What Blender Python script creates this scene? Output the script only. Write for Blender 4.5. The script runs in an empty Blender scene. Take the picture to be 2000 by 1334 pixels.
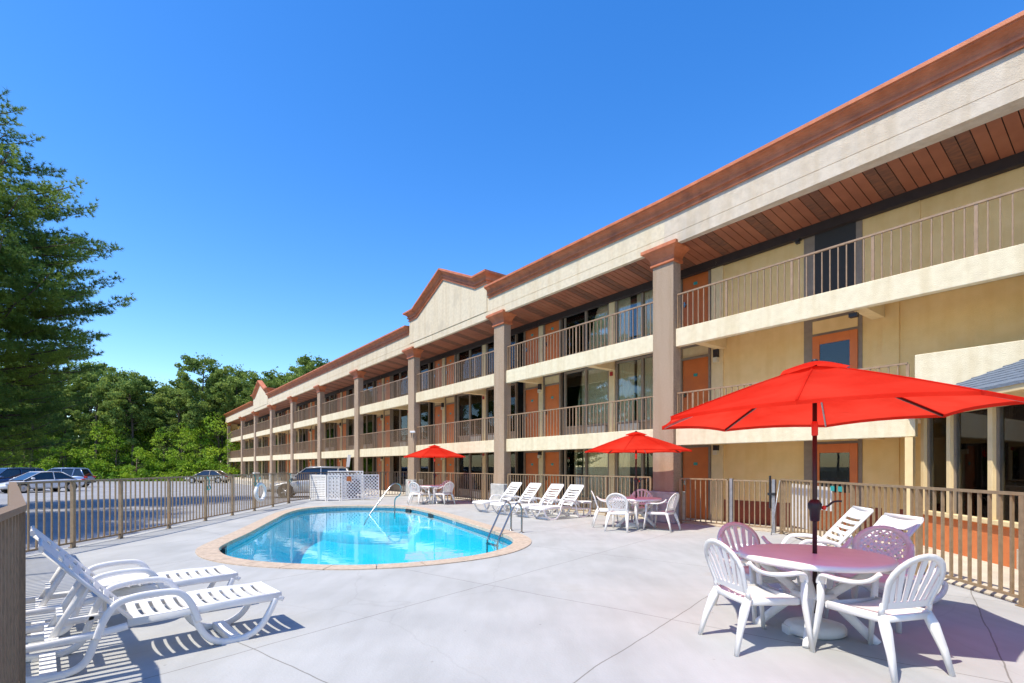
import bpy, math, random
import numpy as np
from mathutils import Vector, Matrix
C = bpy.data.collections.new('scene'); bpy.context.scene.collection.children.link(C)
SC = bpy.context.scene
R = math.radians

# ---------------------------------------------------------------- camera
cd = bpy.data.cameras.new('camera'); cam = bpy.data.objects.new('camera', cd); C.objects.link(cam)
cam.location = (0, 0, 1.5); cam.rotation_euler = (R(90), 0, 0)
cd.lens = 18.0; cd.sensor_width = 36.0; cd.shift_y = 243/2000; cd.clip_start = .05; cd.clip_end = 3000
SC.camera = cam
# ---------------------------------------------------------------- sky and sun
SUN_EL = R(60); SH = (math.cos(R(37.5)), math.sin(R(37.5)))      # shadows fall towards SH
w = bpy.data.worlds.new('World'); SC.world = w; w.use_nodes = True
nt = w.node_tree; nt.nodes.clear()
sky = nt.nodes.new('ShaderNodeTexSky'); sky.sky_type = 'NISHITA'; sky.sun_disc = False
sky.sun_elevation = SUN_EL; sky.sun_rotation = math.atan2(-SH[0], -SH[1])
sky.air_density = 1.0; sky.dust_density = .3; sky.ozone_density = 2.5; sky.altitude = 0
hs = nt.nodes.new('ShaderNodeHueSaturation'); hs.inputs['Saturation'].default_value = 1.36; hs.inputs['Value'].default_value = 1.36; hs.inputs['Hue'].default_value = .508
bg = nt.nodes.new('ShaderNodeBackground'); bg.inputs[1].default_value = .15
wo = nt.nodes.new('ShaderNodeOutputWorld')
nt.links.new(sky.outputs[0], hs.inputs['Color']); nt.links.new(hs.outputs[0], bg.inputs[0]); nt.links.new(bg.outputs[0], wo.inputs[0])
sl = bpy.data.lights.new('sun', 'SUN'); sl.energy = 4.3; sl.angle = R(.53); sl.color = (1, .93, .80)
so = bpy.data.objects.new('sun', sl); C.objects.link(so)
sd = Vector((-SH[0]*math.cos(SUN_EL), -SH[1]*math.cos(SUN_EL), math.sin(SUN_EL)))
so.rotation_euler = sd.to_track_quat('Z', 'Y').to_euler(); so.location = sd*50
vs = SC.view_settings; vs.view_transform = 'Standard'; vs.look = 'None'; vs.exposure = .5; vs.gamma = 1
SC.cycles.max_bounces = 8; SC.cycles.transparent_max_bounces = 24

# ---------------------------------------------------------------- materials
def newmat(name):
    m = bpy.data.materials.new(name); m.use_nodes = True
    n = m.node_tree.nodes; n.clear()
    o = n.new('ShaderNodeOutputMaterial'); return m, m.node_tree, o
def N(t, k, **kw):
    n = t.nodes.new(k)
    for a, b in kw.items():
        if a[0] == 'i': n.inputs[int(a[1:])].default_value = b
        else: setattr(n, a, b)
    return n
def mat(name, c1, c2=None, scale=6, rough=.6, bump=0, bscale=60, metal=0, spec=.5, detail=6, stretch=None, c3=None, s3=1.5, f3=.5, streak=0):
    m, t, o = newmat(name); L = t.links.new
    p = N(t, 'ShaderNodeBsdfPrincipled'); p.inputs['Roughness'].default_value = rough
    p.inputs['Metallic'].default_value = metal; p.inputs['Specular IOR Level'].default_value = spec
    tc = N(t, 'ShaderNodeTexCoord'); mp = N(t, 'ShaderNodeMapping'); L(tc.outputs['Object'], mp.inputs[0])
    if stretch: mp.inputs['Scale'].default_value = stretch
    col = None
    if c2:
        nz = N(t, 'ShaderNodeTexNoise'); nz.inputs['Scale'].default_value = scale; nz.inputs['Detail'].default_value = detail
        L(mp.outputs[0], nz.inputs[0])
        cr = N(t, 'ShaderNodeValToRGB'); L(nz.outputs[0], cr.inputs[0])
        cr.color_ramp.elements[0].position = .35; cr.color_ramp.elements[1].position = .65
        cr.color_ramp.elements[0].color = (*c2, 1); cr.color_ramp.elements[1].color = (*c1, 1)
        col = cr.outputs[0]
        if c3:
            n3 = N(t, 'ShaderNodeTexNoise'); n3.inputs['Scale'].default_value = s3; n3.inputs['Detail'].default_value = 8
            L(mp.outputs[0], n3.inputs[0])
            r3 = N(t, 'ShaderNodeValToRGB'); L(n3.outputs[0], r3.inputs[0])
            r3.color_ramp.elements[0].position = f3; r3.color_ramp.elements[1].position = f3+.15
            mx = N(t, 'ShaderNodeMix', data_type='RGBA'); L(r3.outputs[0], mx.inputs[0]); L(col, mx.inputs[6]); mx.inputs[7].default_value = (*c3, 1)
            col = mx.outputs[2]
        if streak:
            ms = N(t, 'ShaderNodeMapping'); ms.inputs['Scale'].default_value = (5, 5, .35); L(tc.outputs['Object'], ms.inputs[0])
            ns = N(t, 'ShaderNodeTexNoise'); ns.inputs['Scale'].default_value = 1; ns.inputs['Detail'].default_value = 7; L(ms.outputs[0], ns.inputs[0])
            rs_ = N(t, 'ShaderNodeValToRGB'); L(ns.outputs[0], rs_.inputs[0]); rs_.color_ramp.elements[0].position = .36; rs_.color_ramp.elements[1].position = .55
            g_ = 1-streak*.55; rs_.color_ramp.elements[0].color = (g_, g_*.97, g_*.92, 1); rs_.color_ramp.elements[1].color = (1, 1, 1, 1)
            mz = N(t, 'ShaderNodeMix', data_type='RGBA', blend_type='MULTIPLY'); mz.inputs[0].default_value = 1; L(col, mz.inputs[6]); L(rs_.outputs[0], mz.inputs[7]); col = mz.outputs[2]
        L(col, p.inputs['Base Color'])
    else: p.inputs['Base Color'].default_value = (*c1, 1)
    if bump:
        nb = N(t, 'ShaderNodeTexNoise'); nb.inputs['Scale'].default_value = bscale; nb.inputs['Detail'].default_value = 4
        L(mp.outputs[0], nb.inputs[0])
        b = N(t, 'ShaderNodeBump'); b.inputs['Strength'].default_value = bump; b.inputs['Distance'].default_value = .02
        L(nb.outputs[0], b.inputs['Height']); L(b.outputs[0], p.inputs['Normal'])
    L(p.outputs[0], o.inputs[0]); return m
def thin(name, c, tr, tcol=None, rough=.7, c2=None, sc=3):     # cloth, leaves and thin plastic that let light through
    m, t, o = newmat(name); L = t.links.new
    d = N(t, 'ShaderNodeBsdfPrincipled'); d.inputs['Roughness'].default_value = rough; d.inputs['Base Color'].default_value = (*c, 1)
    d.inputs['Specular IOR Level'].default_value = .3
    tl = N(t, 'ShaderNodeBsdfTranslucent'); tl.inputs[0].default_value = (*(tcol or c), 1)
    if c2:
        tc = N(t, 'ShaderNodeTexCoord'); nz = N(t, 'ShaderNodeTexNoise'); nz.inputs['Scale'].default_value = sc; nz.inputs['Detail'].default_value = 5
        L(tc.outputs['Object'], nz.inputs[0]); cr = N(t, 'ShaderNodeValToRGB'); L(nz.outputs[0], cr.inputs[0])
        cr.color_ramp.elements[0].position = .38; cr.color_ramp.elements[1].position = .62
        cr.color_ramp.elements[0].color = (*c, 1); cr.color_ramp.elements[1].color = (*c2, 1)
        L(cr.outputs[0], d.inputs['Base Color']); L(cr.outputs[0], tl.inputs[0])
    mx = N(t, 'ShaderNodeMixShader'); mx.inputs[0].default_value = tr
    L(d.outputs[0], mx.inputs[1]); L(tl.outputs[0], mx.inputs[2]); L(mx.outputs[0], o.inputs[0]); return m
def relief(m, sc, st, stretch=(1, 1, 1)):
    t = m.node_tree; L = t.links.new; tc = N(t, 'ShaderNodeTexCoord'); mp = N(t, 'ShaderNodeMapping'); mp.inputs['Scale'].default_value = stretch; L(tc.outputs['Object'], mp.inputs[0])
    nz = N(t, 'ShaderNodeTexNoise'); nz.inputs['Scale'].default_value = sc; nz.inputs['Detail'].default_value = 5; nz.inputs['Distortion'].default_value = .8; L(mp.outputs[0], nz.inputs[0])
    b = N(t, 'ShaderNodeBump'); b.inputs['Strength'].default_value = st; b.inputs['Distance'].default_value = .03; L(nz.outputs[0], b.inputs['Height'])
    for n in t.nodes:
        if n.type in ('BSDF_PRINCIPLED', 'BSDF_TRANSLUCENT'): L(b.outputs[0], n.inputs['Normal'])
def glass(name, tint, gl=1.5, rough=0.0, bump=0, bs=2, gcol=(1, 1, 1)):
    m, t, o = newmat(name); L = t.links.new
    tr = N(t, 'ShaderNodeBsdfTransparent'); tr.inputs[0].default_value = (*tint, 1)
    g = N(t, 'ShaderNodeBsdfGlossy'); g.inputs['Roughness'].default_value = rough; g.inputs[0].default_value = (*gcol, 1)
    f = N(t, 'ShaderNodeFresnel'); f.inputs[0].default_value = gl
    if bump:
        tc = N(t, 'ShaderNodeTexCoord'); mp = N(t, 'ShaderNodeMapping'); L(tc.outputs['Object'], mp.inputs[0])
        nz = N(t, 'ShaderNodeTexNoise'); nz.inputs['Scale'].default_value = bs; nz.inputs['Detail'].default_value = 3; nz.inputs['Distortion'].default_value = .6
        L(mp.outputs[0], nz.inputs[0]); b = N(t, 'ShaderNodeBump'); b.inputs['Strength'].default_value = bump; b.inputs['Distance'].default_value = .05
        L(nz.outputs[0], b.inputs['Height']); L(b.outputs[0], g.inputs['Normal']); L(b.outputs[0], f.inputs['Normal'])
    mx = N(t, 'ShaderNodeMixShader'); L(f.outputs[0], mx.inputs[0]); L(tr.outputs[0], mx.inputs[1]); L(g.outputs[0], mx.inputs[2])
    L(mx.outputs[0], o.inputs[0]); return m
def tilemat(name, cols, size, grout, rough=.25, gw=.06):
    m, t, o = newmat(name); L = t.links.new
    p = N(t, 'ShaderNodeBsdfPrincipled'); p.inputs['Roughness'].default_value = rough
    tc = N(t, 'ShaderNodeTexCoord'); br = N(t, 'ShaderNodeTexBrick'); br.offset = 0
    br.inputs['Color1'].default_value = (*cols[0], 1); br.inputs['Color2'].default_value = (*cols[1], 1); br.inputs['Mortar'].default_value = (*grout, 1)
    br.inputs['Scale'].default_value = 1; br.inputs['Mortar Size'].default_value = size*gw; br.inputs['Brick Width'].default_value = size; br.inputs['Row Height'].default_value = size
    L(tc.outputs['UV'], br.inputs[0]); L(br.outputs[0], p.inputs['Base Color']); L(p.outputs[0], o.inputs[0]); return m

M = {}
M['stucco'] = mat('cream_stucco', (.70, .60, .43), (.62, .53, .38), 9, .85, .5, 55, spec=.2, c3=(.55, .47, .34), s3=.8, f3=.58, streak=.12)
M['stucco2'] = mat('pale_stucco', (.62, .53, .41), (.54, .46, .355), 7, .85, .5, 50, spec=.2, c3=(.48, .41, .32), s3=.9, f3=.56, streak=.10)
M['slab'] = mat('cream_slab_stucco', (.76, .67, .47), (.70, .61, .42), 8, .85, .45, 60, spec=.2, c3=(.64, .55, .39), s3=1.3, f3=.66, streak=.14)
M['wall'] = mat('yellow_stucco', (.82, .58, .26), (.77, .535, .23), 4, .85, .35, 70, spec=.2, streak=.05)
M['ceil'] = mat('white_ceiling', (.78, .70, .60), (.70, .62, .52), 3, .9, .2, 60)
M['pil'] = mat('cream_paint', (.76, .59, .32), (.69, .53, .28), 5, .8, .2, 60)
M['taupe'] = mat('taupe_aggregate', (.54, .40, .28), (.31, .225, .155), 55, .9, 1.0, 90, spec=.2, c3=(.30, .22, .165), s3=.9, f3=.55, streak=.18)
M['conc'] = mat('raw_concrete', (.55, .54, .50), (.38, .38, .36), 6, .9, .5, 40, c3=(.30, .32, .32), s3=2, f3=.6)
M['copper'] = mat('terracotta_trim', (.60, .19, .075), (.48, .14, .05), 3, .55, .25, 70, c3=(.38, .12, .055), s3=2.2, f3=.58, streak=.25)
M['redbrown'] = mat('dark_red_paint', (.24, .055, .025), (.20, .045, .02), 5, .8, .3, 60)
M['orange'] = mat('orange_stucco', (.66, .20, .06), (.58, .17, .05), 4, .85, .5, 60)
M['door'] = mat('orange_door', (.64, .17, .035), (.57, .145, .03), 3, .5, .05, 30)
M['frame'] = mat('brown_frame', (.27, .21, .15), (.23, .175, .125), 8, .6)
M['rail'] = mat('brown_rail', (.34, .22, .13), (.27, .175, .10), 12, .5, .1, 60, c3=(.22, .13, .07), s3=3, f3=.62)
M['fence'] = mat('tan_fence', (.32, .225, .13), (.25, .175, .10), 15, .5, .12, 80, c3=(.36, .20, .09), s3=2.5, f3=.64)
M['wood'] = mat('brown_weathered', (.25, .17, .105), (.18, .125, .08), 20, .7, .3, 50, stretch=(6, 6, 1))
M['galv'] = mat('galvanised', (.42, .42, .42), (.32, .32, .33), 14, .45, metal=.6)
M['black'] = mat('black_metal', (.02, .02, .022), rough=.4)
M['dark'] = mat('room_shade_black', (.035, .035, .035), rough=.9)  # near-black colour stands in for the shade of unlit interiors
M['darkbeam'] = mat('dark_beam', (.035, .022, .018), (.025, .016, .014), 4, .7)
M['curtain'] = mat('tan_curtain', (.80, .67, .44), (.72, .60, .39), 3, .9)
M['glass'] = glass('window_glass', (.92, .92, .88), 1.40, .01)
M['steel'] = mat('polished_steel', (.36, .35, .335), rough=.22, metal=1)
M['teal'] = mat('teal_plate', (.03, .33, .30), rough=.4)
M['white'] = mat('white_resin', (.84, .82, .80), (.78, .76, .73), 5, .38, .05, 20)
M['resin'] = thin('thin_white_resin', (.86, .84, .81), .10, (.9, .85, .8), .4, c2=(.76, .73, .68), sc=2.5)
M['grey'] = mat('grey_ac', (.52, .48, .40), (.46, .42, .36), 5, .6)
M['red'] = thin('red_canvas', (.90, .058, .030), .63, (1, .006, .004), .9, c2=(.80, .034, .016), sc=1.6)
relief(M['red'], 3.5, .55, (1, 1, 2)); M['red'].node_tree.nodes['Principled BSDF'].inputs['Specular IOR Level'].default_value = .05
M['bronze'] = mat('bronze_pole', (.045, .022, .022), rough=.35, metal=.3)
M['plast'] = mat('black_plastic', (.02, .018, .022), rough=.45)
M['redp'] = mat('red_plastic', (.75, .04, .02), rough=.4)
M['lamp'] = mat('lamp_glass', (.62, .58, .45), rough=.3)
M['alarm'] = mat('red_alarm', (.35, .02, .02), rough=.4)
M['shingle'] = mat('slate_shingle', (.20, .24, .29), (.12, .15, .19), 8, .9, .6, 30, stretch=(1, 14, 8))
M['green'] = mat('green_block', (.33, .37, .28), (.28, .32, .24), 4, .8, .4, 30)
M['bark'] = mat('bark', (.15, .11, .08), (.06, .045, .035), 14, .95, .9, 18, stretch=(1, 1, .25))
M['needle'] = thin('pine_needles', (.09, .17, .035), .35, (.10, .20, .03), .6, c2=(.27, .36, .05), sc=.4)
M['pine'] = thin('far_pine_foliage', (.12, .20, .04), .42, (.12, .2, .04), .7, c2=(.29, .37, .075), sc=.45)
M['leaf'] = thin('spring_leaves', (.15, .30, .025), .45, (.3, .45, .04), .6, c2=(.38, .52, .04), sc=.5)
M['floor'] = mat('forest_floor', (.07, .09, .03), (.05, .045, .025), .6, .95)
M['tyre'] = mat('tyre', (.02, .02, .02), rough=.85)
M['rim'] = mat('alloy', (.5, .5, .52), rough=.3, metal=.8)
M['carglass'] = mat('car_glass', (.012, .016, .022), rough=.04, spec=1)
M['lampred'] = mat('tail_lens', (.45, .01, .01), rough=.15)
M['lampclear'] = mat('head_lens', (.75, .76, .78), rough=.08)
M['amber'] = mat('amber_lens', (.9, .35, .02), rough=.2)
for nm, c in (('car_silver', (.50, .49, .47)), ('car_blue', (.24, .33, .50)), ('car_white', (.74, .75, .77)), ('car_navy', (.05, .09, .20)), ('car_beige', (.52, .46, .37))):
    m = mat(nm, c, rough=.28, metal=.25 if nm != 'car_white' else 0); m.node_tree.nodes['Principled BSDF'].inputs['Coat Weight'].default_value = .8; M[nm] = m

def deckmat():
    m, t, o = newmat('painted_deck'); L = t.links.new
    p = N(t, 'ShaderNodeBsdfPrincipled'); p.inputs['Roughness'].default_value = .75; p.inputs['Specular IOR Level'].default_value = .25
    tc = N(t, 'ShaderNodeTexCoord')
    n1 = N(t, 'ShaderNodeTexNoise'); n1.inputs['Scale'].default_value = .9; n1.inputs['Detail'].default_value = 10; L(tc.outputs['Object'], n1.inputs[0])
    r1 = N(t, 'ShaderNodeValToRGB'); L(n1.outputs[0], r1.inputs[0]); e = r1.color_ramp.elements
    e[0].position = .3; e[0].color = (.362, .362, .350, 1); e[1].position = .7; e[1].color = (.448, .446, .430, 1)
    # streaks and stains
    mp = N(t, 'ShaderNodeMapping'); mp.inputs['Scale'].default_value = (1, .25, 1); mp.inputs['Rotation'].default_value = (0, 0, .5); L(tc.outputs['Object'], mp.inputs[0])
    n2 = N(t, 'ShaderNodeTexNoise'); n2.inputs['Scale'].default_value = 5; n2.inputs['Detail'].default_value = 8; L(mp.outputs[0], n2.inputs[0])
    r2 = N(t, 'ShaderNodeValToRGB'); L(n2.outputs[0], r2.inputs[0]); e = r2.color_ramp.elements; e[0].position = .38; e[0].color = (.93, .93, .92, 1); e[1].position = .6; e[1].color = (1.0, 1.0, 1.0, 1)
    mx = N(t, 'ShaderNodeMix', data_type='RGBA', blend_type='MULTIPLY'); mx.inputs[0].default_value = .9; L(r1.outputs[0], mx.inputs[6]); L(r2.outputs[0], mx.inputs[7])
    # specks
    v = N(t, 'ShaderNodeTexVoronoi'); v.inputs['Scale'].default_value = 3.2; L(tc.outputs['Object'], v.inputs[0])
    r3 = N(t, 'ShaderNodeValToRGB'); L(v.outputs['Distance'], r3.inputs[0]); e = r3.color_ramp.elements; e[0].position = .018; e[0].color = (.55, .53, .50, 1); e[1].position = .05; e[1].color = (1, 1, 1, 1)
    m2 = N(t, 'ShaderNodeMix', data_type='RGBA', blend_type='MULTIPLY'); m2.inputs[0].default_value = .7; L(mx.outputs[2], m2.inputs[6]); L(r3.outputs[0], m2.inputs[7])
    # joints and hairline cracks
    br = N(t, 'ShaderNodeTexBrick'); br.offset = 0; mp2 = N(t, 'ShaderNodeMapping'); mp2.inputs['Rotation'].default_value = (0, 0, R(-52)); mp2.inputs['Location'].default_value = (.9, .55, 0); L(tc.outputs['Object'], mp2.inputs[0])
    nw = N(t, 'ShaderNodeTexNoise'); nw.inputs['Scale'].default_value = 1.4; nw.inputs['Detail'].default_value = 6; L(tc.outputs['Object'], nw.inputs[0])
    wm = N(t, 'ShaderNodeMix', data_type='RGBA', blend_type='LINEAR_LIGHT'); wm.inputs[0].default_value = .035; L(mp2.outputs[0], wm.inputs[6]); L(nw.outputs['Color'], wm.inputs[7]); L(wm.outputs[2], br.inputs[0])
    br.inputs['Color1'].default_value = br.inputs['Color2'].default_value = (1, 1, 1, 1); br.inputs['Mortar'].default_value = (.55, .53, .50, 1)
    br.inputs['Scale'].default_value = 1; br.inputs['Mortar Size'].default_value = .006; br.inputs['Brick Width'].default_value = 2.9; br.inputs['Row Height'].default_value = 2.4
    m3 = N(t, 'ShaderNodeMix', data_type='RGBA', blend_type='MULTIPLY'); m3.inputs[0].default_value = 1; L(m2.outputs[2], m3.inputs[6]); L(br.outputs[0], m3.inputs[7])
    vo = N(t, 'ShaderNodeTexVoronoi', feature='DISTANCE_TO_EDGE'); vo.inputs['Scale'].default_value = .28
    nw2 = N(t, 'ShaderNodeTexNoise'); nw2.inputs['Scale'].default_value = 2.2; nw2.inputs['Detail'].default_value = 8; L(tc.outputs['Object'], nw2.inputs[0])
    w2 = N(t, 'ShaderNodeMix', data_type='RGBA', blend_type='LINEAR_LIGHT'); w2.inputs[0].default_value = .12; L(tc.outputs['Object'], w2.inputs[6]); L(nw2.outputs['Color'], w2.inputs[7]); L(w2.outputs[2], vo.inputs[0])
    r4 = N(t, 'ShaderNodeValToRGB'); L(vo.outputs['Distance'], r4.inputs[0]); e = r4.color_ramp.elements; e[0].position = .0006; e[0].color = (.62, .60, .57, 1); e[1].position = .0018; e[1].color = (1, 1, 1, 1)
    m4 = N(t, 'ShaderNodeMix', data_type='RGBA', blend_type='MULTIPLY'); m4.inputs[0].default_value = .2; L(m3.outputs[2], m4.inputs[6]); L(r4.outputs[0], m4.inputs[7])
    n5 = N(t, 'ShaderNodeTexNoise'); n5.inputs['Scale'].default_value = .45; n5.inputs['Detail'].default_value = 9; n5.inputs['Roughness'].default_value = .7; L(tc.outputs['Object'], n5.inputs[0])
    r5 = N(t, 'ShaderNodeValToRGB'); L(n5.outputs[0], r5.inputs[0]); e = r5.color_ramp.elements; e[0].position = .56; e[0].color = (1, 1, 1, 1); e[1].position = .72; e[1].color = (.86, .82, .76, 1)
    m5 = N(t, 'ShaderNodeMix', data_type='RGBA', blend_type='MULTIPLY'); m5.inputs[0].default_value = 1; L(m4.outputs[2], m5.inputs[6]); L(r5.outputs[0], m5.inputs[7])
    L(m5.outputs[2], p.inputs['Base Color'])
    nb = N(t, 'ShaderNodeTexNoise'); nb.inputs['Scale'].default_value = 45; nb.inputs['Detail'].default_value = 5; L(tc.outputs['Object'], nb.inputs[0])
    b = N(t, 'ShaderNodeBump'); b.inputs['Strength'].default_value = .25; b.inputs['Distance'].default_value = .01; L(nb.outputs[0], b.inputs['Height']); L(b.outputs[0], p.inputs['Normal'])
    L(p.outputs[0], o.inputs[0]); return m
M['deck'] = deckmat()
M['asphalt'] = mat('old_asphalt', (.30, .30, .31), (.24, .24, .25), 1.2, .9, .5, 60, c3=(.20, .20, .205), s3=.35, f3=.6)
M['walk'] = mat('beige_walk', (.60, .53, .42), (.50, .44, .35), 2, .85, .3, 50, c3=(.44, .38, .30), s3=.8, f3=.6)
M['coping'] = mat('pink_coping', (.56, .44, .33), (.43, .335, .25), 14, .85, .5, 80, c3=(.40, .30, .21), s3=3, f3=.6)
M['tileband'] = tilemat('blue_tile_band', ((.03, .20, .26), (.10, .30, .40)), .05, (.35, .5, .55))
M['plaster'] = mat('pool_plaster', (.50, .80, .86), (.44, .76, .84), 1.3, .7)
M['water'] = glass('pool_water', (.20, .80, .93), 1.33, .0, .055, 2.2)
M['paint'] = mat('white_marking', (.8, .8, .78), rough=.5)

# ---------------------------------------------------------------- mesh helpers
class MB:
    def __init__(s): s.v = []; s.f = []; s.sm = []
    def add(s, vs_, fs, smooth=False, T=None):
        b = len(s.v)
        for p in vs_: s.v.append(tuple(T @ Vector(p)) if T else tuple(p))
        for f in fs: s.f.append(tuple(b+i for i in f)); s.sm.append(smooth)
    def box(s, x0, x1, y0, y1, z0, z1, T=None):
        vs_ = [(x, y, z) for z in (z0, z1) for y in (y0, y1) for x in (x0, x1)]
        s.add(vs_, [(0, 2, 3, 1), (4, 5, 7, 6), (0, 1, 5, 4), (2, 6, 7, 3), (0, 4, 6, 2), (1, 3, 7, 5)], False, T); return s
    def bar(s, a, b, w_, h, up=(0, 0, 1)):         # square bar from a to b
        s.sweep([a, b], w_, h, up, 4); return s
    def sweep(s, path, w_, h, up=(0, 0, 1), n=8, closed=False, rot=0):
        P = [Vector(p) for p in path]; m = len(P); up = Vector(up)
        if not hasattr(w_, '__len__'): w_ = [w_]*m
        if not hasattr(h, '__len__'): h = [h]*m
        vs_ = []; 
        for i, p in enumerate(P):
            if closed: d = P[(i+1) % m]-P[i-1]
            else: d = P[min(i+1, m-1)]-P[max(i-1, 0)]
            d.normalize(); sd_ = d.cross(up)
            if sd_.length < 1e-3: sd_ = d.cross(Vector((0, 1, 0)))
            sd_.normalize(); u2 = sd_.cross(d)
            for k in range(n):
                if n == 4: cx, cy = ((-1, -1), (1, -1), (1, 1), (-1, 1))[k]
                else:
                    a = 2*math.pi*(k+.5)/n; cx = math.copysign(abs(math.cos(a))**.55, math.cos(a)); cy = math.copysign(abs(math.sin(a))**.55, math.sin(a))
                    if rot: cx, cy = math.cos(a), math.sin(a)
                vs_.append(p+sd_*(cx*w_[i]/2)+u2*(cy*h[i]/2))
        fs = []
        for i in range(m if closed else m-1):
            j = (i+1) % m
            for k in range(n): fs.append((i*n+k, i*n+(k+1) % n, j*n+(k+1) % n, j*n+k))
        s.add(vs_, fs, n > 4)
        if not closed:
            b = len(s.v)-m*n
            s.f.append(tuple(b+k for k in range(n))[::-1]); s.f.append(tuple(b+(m-1)*n+k for k in range(n))); s.sm += [False, False]
        return s
    def tube(s, path, r, n=10): return s.sweep(path, [2*x for x in r] if hasattr(r, '__len__') else 2*r, [2*x for x in r] if hasattr(r, '__len__') else 2*r, n=n, rot=1, up=(.01, .02, 1))
    def lathe(s, prof, n=24, c=(0, 0), sx=1, sy=1, smooth=True):
        vs_ = [(c[0]+r*sx*math.cos(2*math.pi*k/n), c[1]+r*sy*math.sin(2*math.pi*k/n), z) for r, z in prof for k in range(n)]
        fs = [(i*n+k, i*n+(k+1) % n, (i+1)*n+(k+1) % n, (i+1)*n+k) for i in range(len(prof)-1) for k in range(n)]
        s.add(vs_, fs, smooth); b = len(s.v)-len(vs_)
        if prof[0][0] > 1e-4: s.f.append(tuple(b+k for k in range(n))[::-1]); s.sm.append(False)
        if prof[-1][0] > 1e-4: s.f.append(tuple(b+(len(prof)-1)*n+k for k in range(n))); s.sm.append(False)
        return s
    def prism(s, poly, axis, a, b, T=None):         # polygon (2D) extruded along axis 'x','y','z'
        def P(p, q): return {'x': (q, p[0], p[1]), 'y': (p[0], q, p[1]), 'z': (p[0], p[1], q)}[axis]
        n = len(poly); s.add([P(p, a) for p in poly]+[P(p, b) for p in poly], [tuple(range(n))[::-1], tuple(range(n, 2*n))]+[(i, (i+1) % n, n+(i+1) % n, n+i) for i in range(n)], False, T); return s
    def build(s, name, mt, parent=None, loc=(0, 0, 0), rz=0, bevel=0, fixn=True):
        me = bpy.data.meshes.new(name); me.from_pydata(s.v, [], s.f); me.polygons.foreach_set('use_smooth', s.sm)
        if fixn and len(s.f) < 20000:
            import bmesh; bm = bmesh.new(); bm.from_mesh(me); bmesh.ops.recalc_face_normals(bm, faces=bm.faces); bm.to_mesh(me); bm.free()
        me.materials.append(mt); o = bpy.data.objects.new(name, me); C.objects.link(o)
        o.location = loc; o.rotation_euler = (0, 0, rz)
        if parent: o.parent = parent
        if bevel:
            bv = o.modifiers.new('bevel', 'BEVEL'); bv.width = bevel; bv.segments = 2; bv.limit_method = 'ANGLE'; bv.angle_limit = R(40)
        return o
def tag(o, label=None, cat=None, group=None, kind=None):
    if label: o['label'] = label
    if cat: o['category'] = cat
    if group: o['group'] = group
    if kind: o['kind'] = kind
    return o
def empty(name, loc=(0, 0, 0), rz=0):
    o = bpy.data.objects.new(name, None); o.empty_display_size = .2; C.objects.link(o); o.location = loc; o.rotation_euler = (0, 0, rz); return o
def copy_tree(o, loc=None, rz=None, label=None, parent=None, scale=None):
    c = o.copy(); C.objects.link(c)
    if parent: c.parent = parent
    if loc: c.location = loc
    if rz is not None: c.rotation_euler = (0, 0, rz)
    if label: c['label'] = label
    if scale: c.scale = scale
    for ch in list(o.children): copy_tree(ch, parent=c)
    return c
def cat(pts, seg=6, closed=False):
    P = [np.array(p, float) for p in pts]; n = len(P); out = []
    for i in range(n if closed else n-1):
        if closed: p0, p1, p2, p3 = P[i-1], P[i], P[(i+1) % n], P[(i+2) % n]
        else: p0, p1, p2, p3 = P[max(i-1, 0)], P[i], P[i+1], P[min(i+2, n-1)]
        for k in range(seg):
            t = k/seg; out.append(.5*((2*p1)+(-p0+p2)*t+(2*p0-5*p1+4*p2-p3)*t*t+(-p0+3*p1-3*p2+p3)*t**3))
    if not closed: out.append(P[-1])
    return [tuple(p) for p in out]
def ang(v): return math.atan2(v[1], v[0])

# ---------------------------------------------------------------- ground, deck, pool
pool = cat([(-5.55, 9.9), (-5.3, 9.2), (-4.75, 8.5), (-4.0, 8.02), (-3.1, 7.76), (-2.3, 7.70), (-1.5, 7.93), (-.8, 8.38), (-.3, 8.95), (0, 9.7), (.05, 10.4), (-.12, 11.1), (-.6, 12.2), (-1.44, 14.1), (-2.2, 15.8), (-3.05, 17.5), (-3.7, 18.45), (-4.4, 19.05), (-5.4, 19.2), (-6.3, 19.05), (-7.0, 18.6), (-7.3, 17.8), (-7.2, 16.4), (-6.75, 14.6), (-6.3, 12.9), (-5.9, 11.4)], 5, True)
def offs(pts, d):
    o = []; n = len(pts)
    for i in range(n):
        a, b = pts[i-1], pts[(i+1) % n]; t = np.array((b[0]-a[0], b[1]-a[1])); t /= np.linalg.norm(t)
        o.append((pts[i][0]+t[1]*d, pts[i][1]-t[0]*d))
    return o
cop = offs(pool, .33)
PC = np.array((-3.4, 12.6))
u = np.array((-.6086, .7935)); nn = np.array((.7935, .6086))     # along and across the building
def W(s, v): return tuple(s*u+v*nn)
def rayhit(poly, d):
    best = 0
    for i in range(len(poly)):
        a = np.array(poly[i])-PC; b = np.array(poly[(i+1) % len(poly)])-PC; e = b-a
        den = d[0]*e[1]-d[1]*e[0]
        if abs(den) < 1e-9: continue
        t = (a[0]*e[1]-a[1]*e[0])/den; q = (a[0]*d[1]-a[1]*d[0])/den
        if t > 0 and -1e-6 <= q <= 1+1e-6: best = max(best, t)
    return best
deckpoly = [(-3.35, 3.25), (-8.05, 8.1), (-8.45, 13), (-9.15, 20.7), (-9.0, 22.9), W(23.6, 11.62), W(5.3, 11.62), (5.75, 10.0), (5.35, 3.0), (5.2, -4), (-1.0, -4), (-1.6, 1.2)]
lotpoly = [(-75, -40), (60, -40), (60, 68.5), (-20, 68.5), (-75, 64)]
farpoly = [(-900, -700), (900, -700), (900, 900), (-900, 900)]
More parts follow.
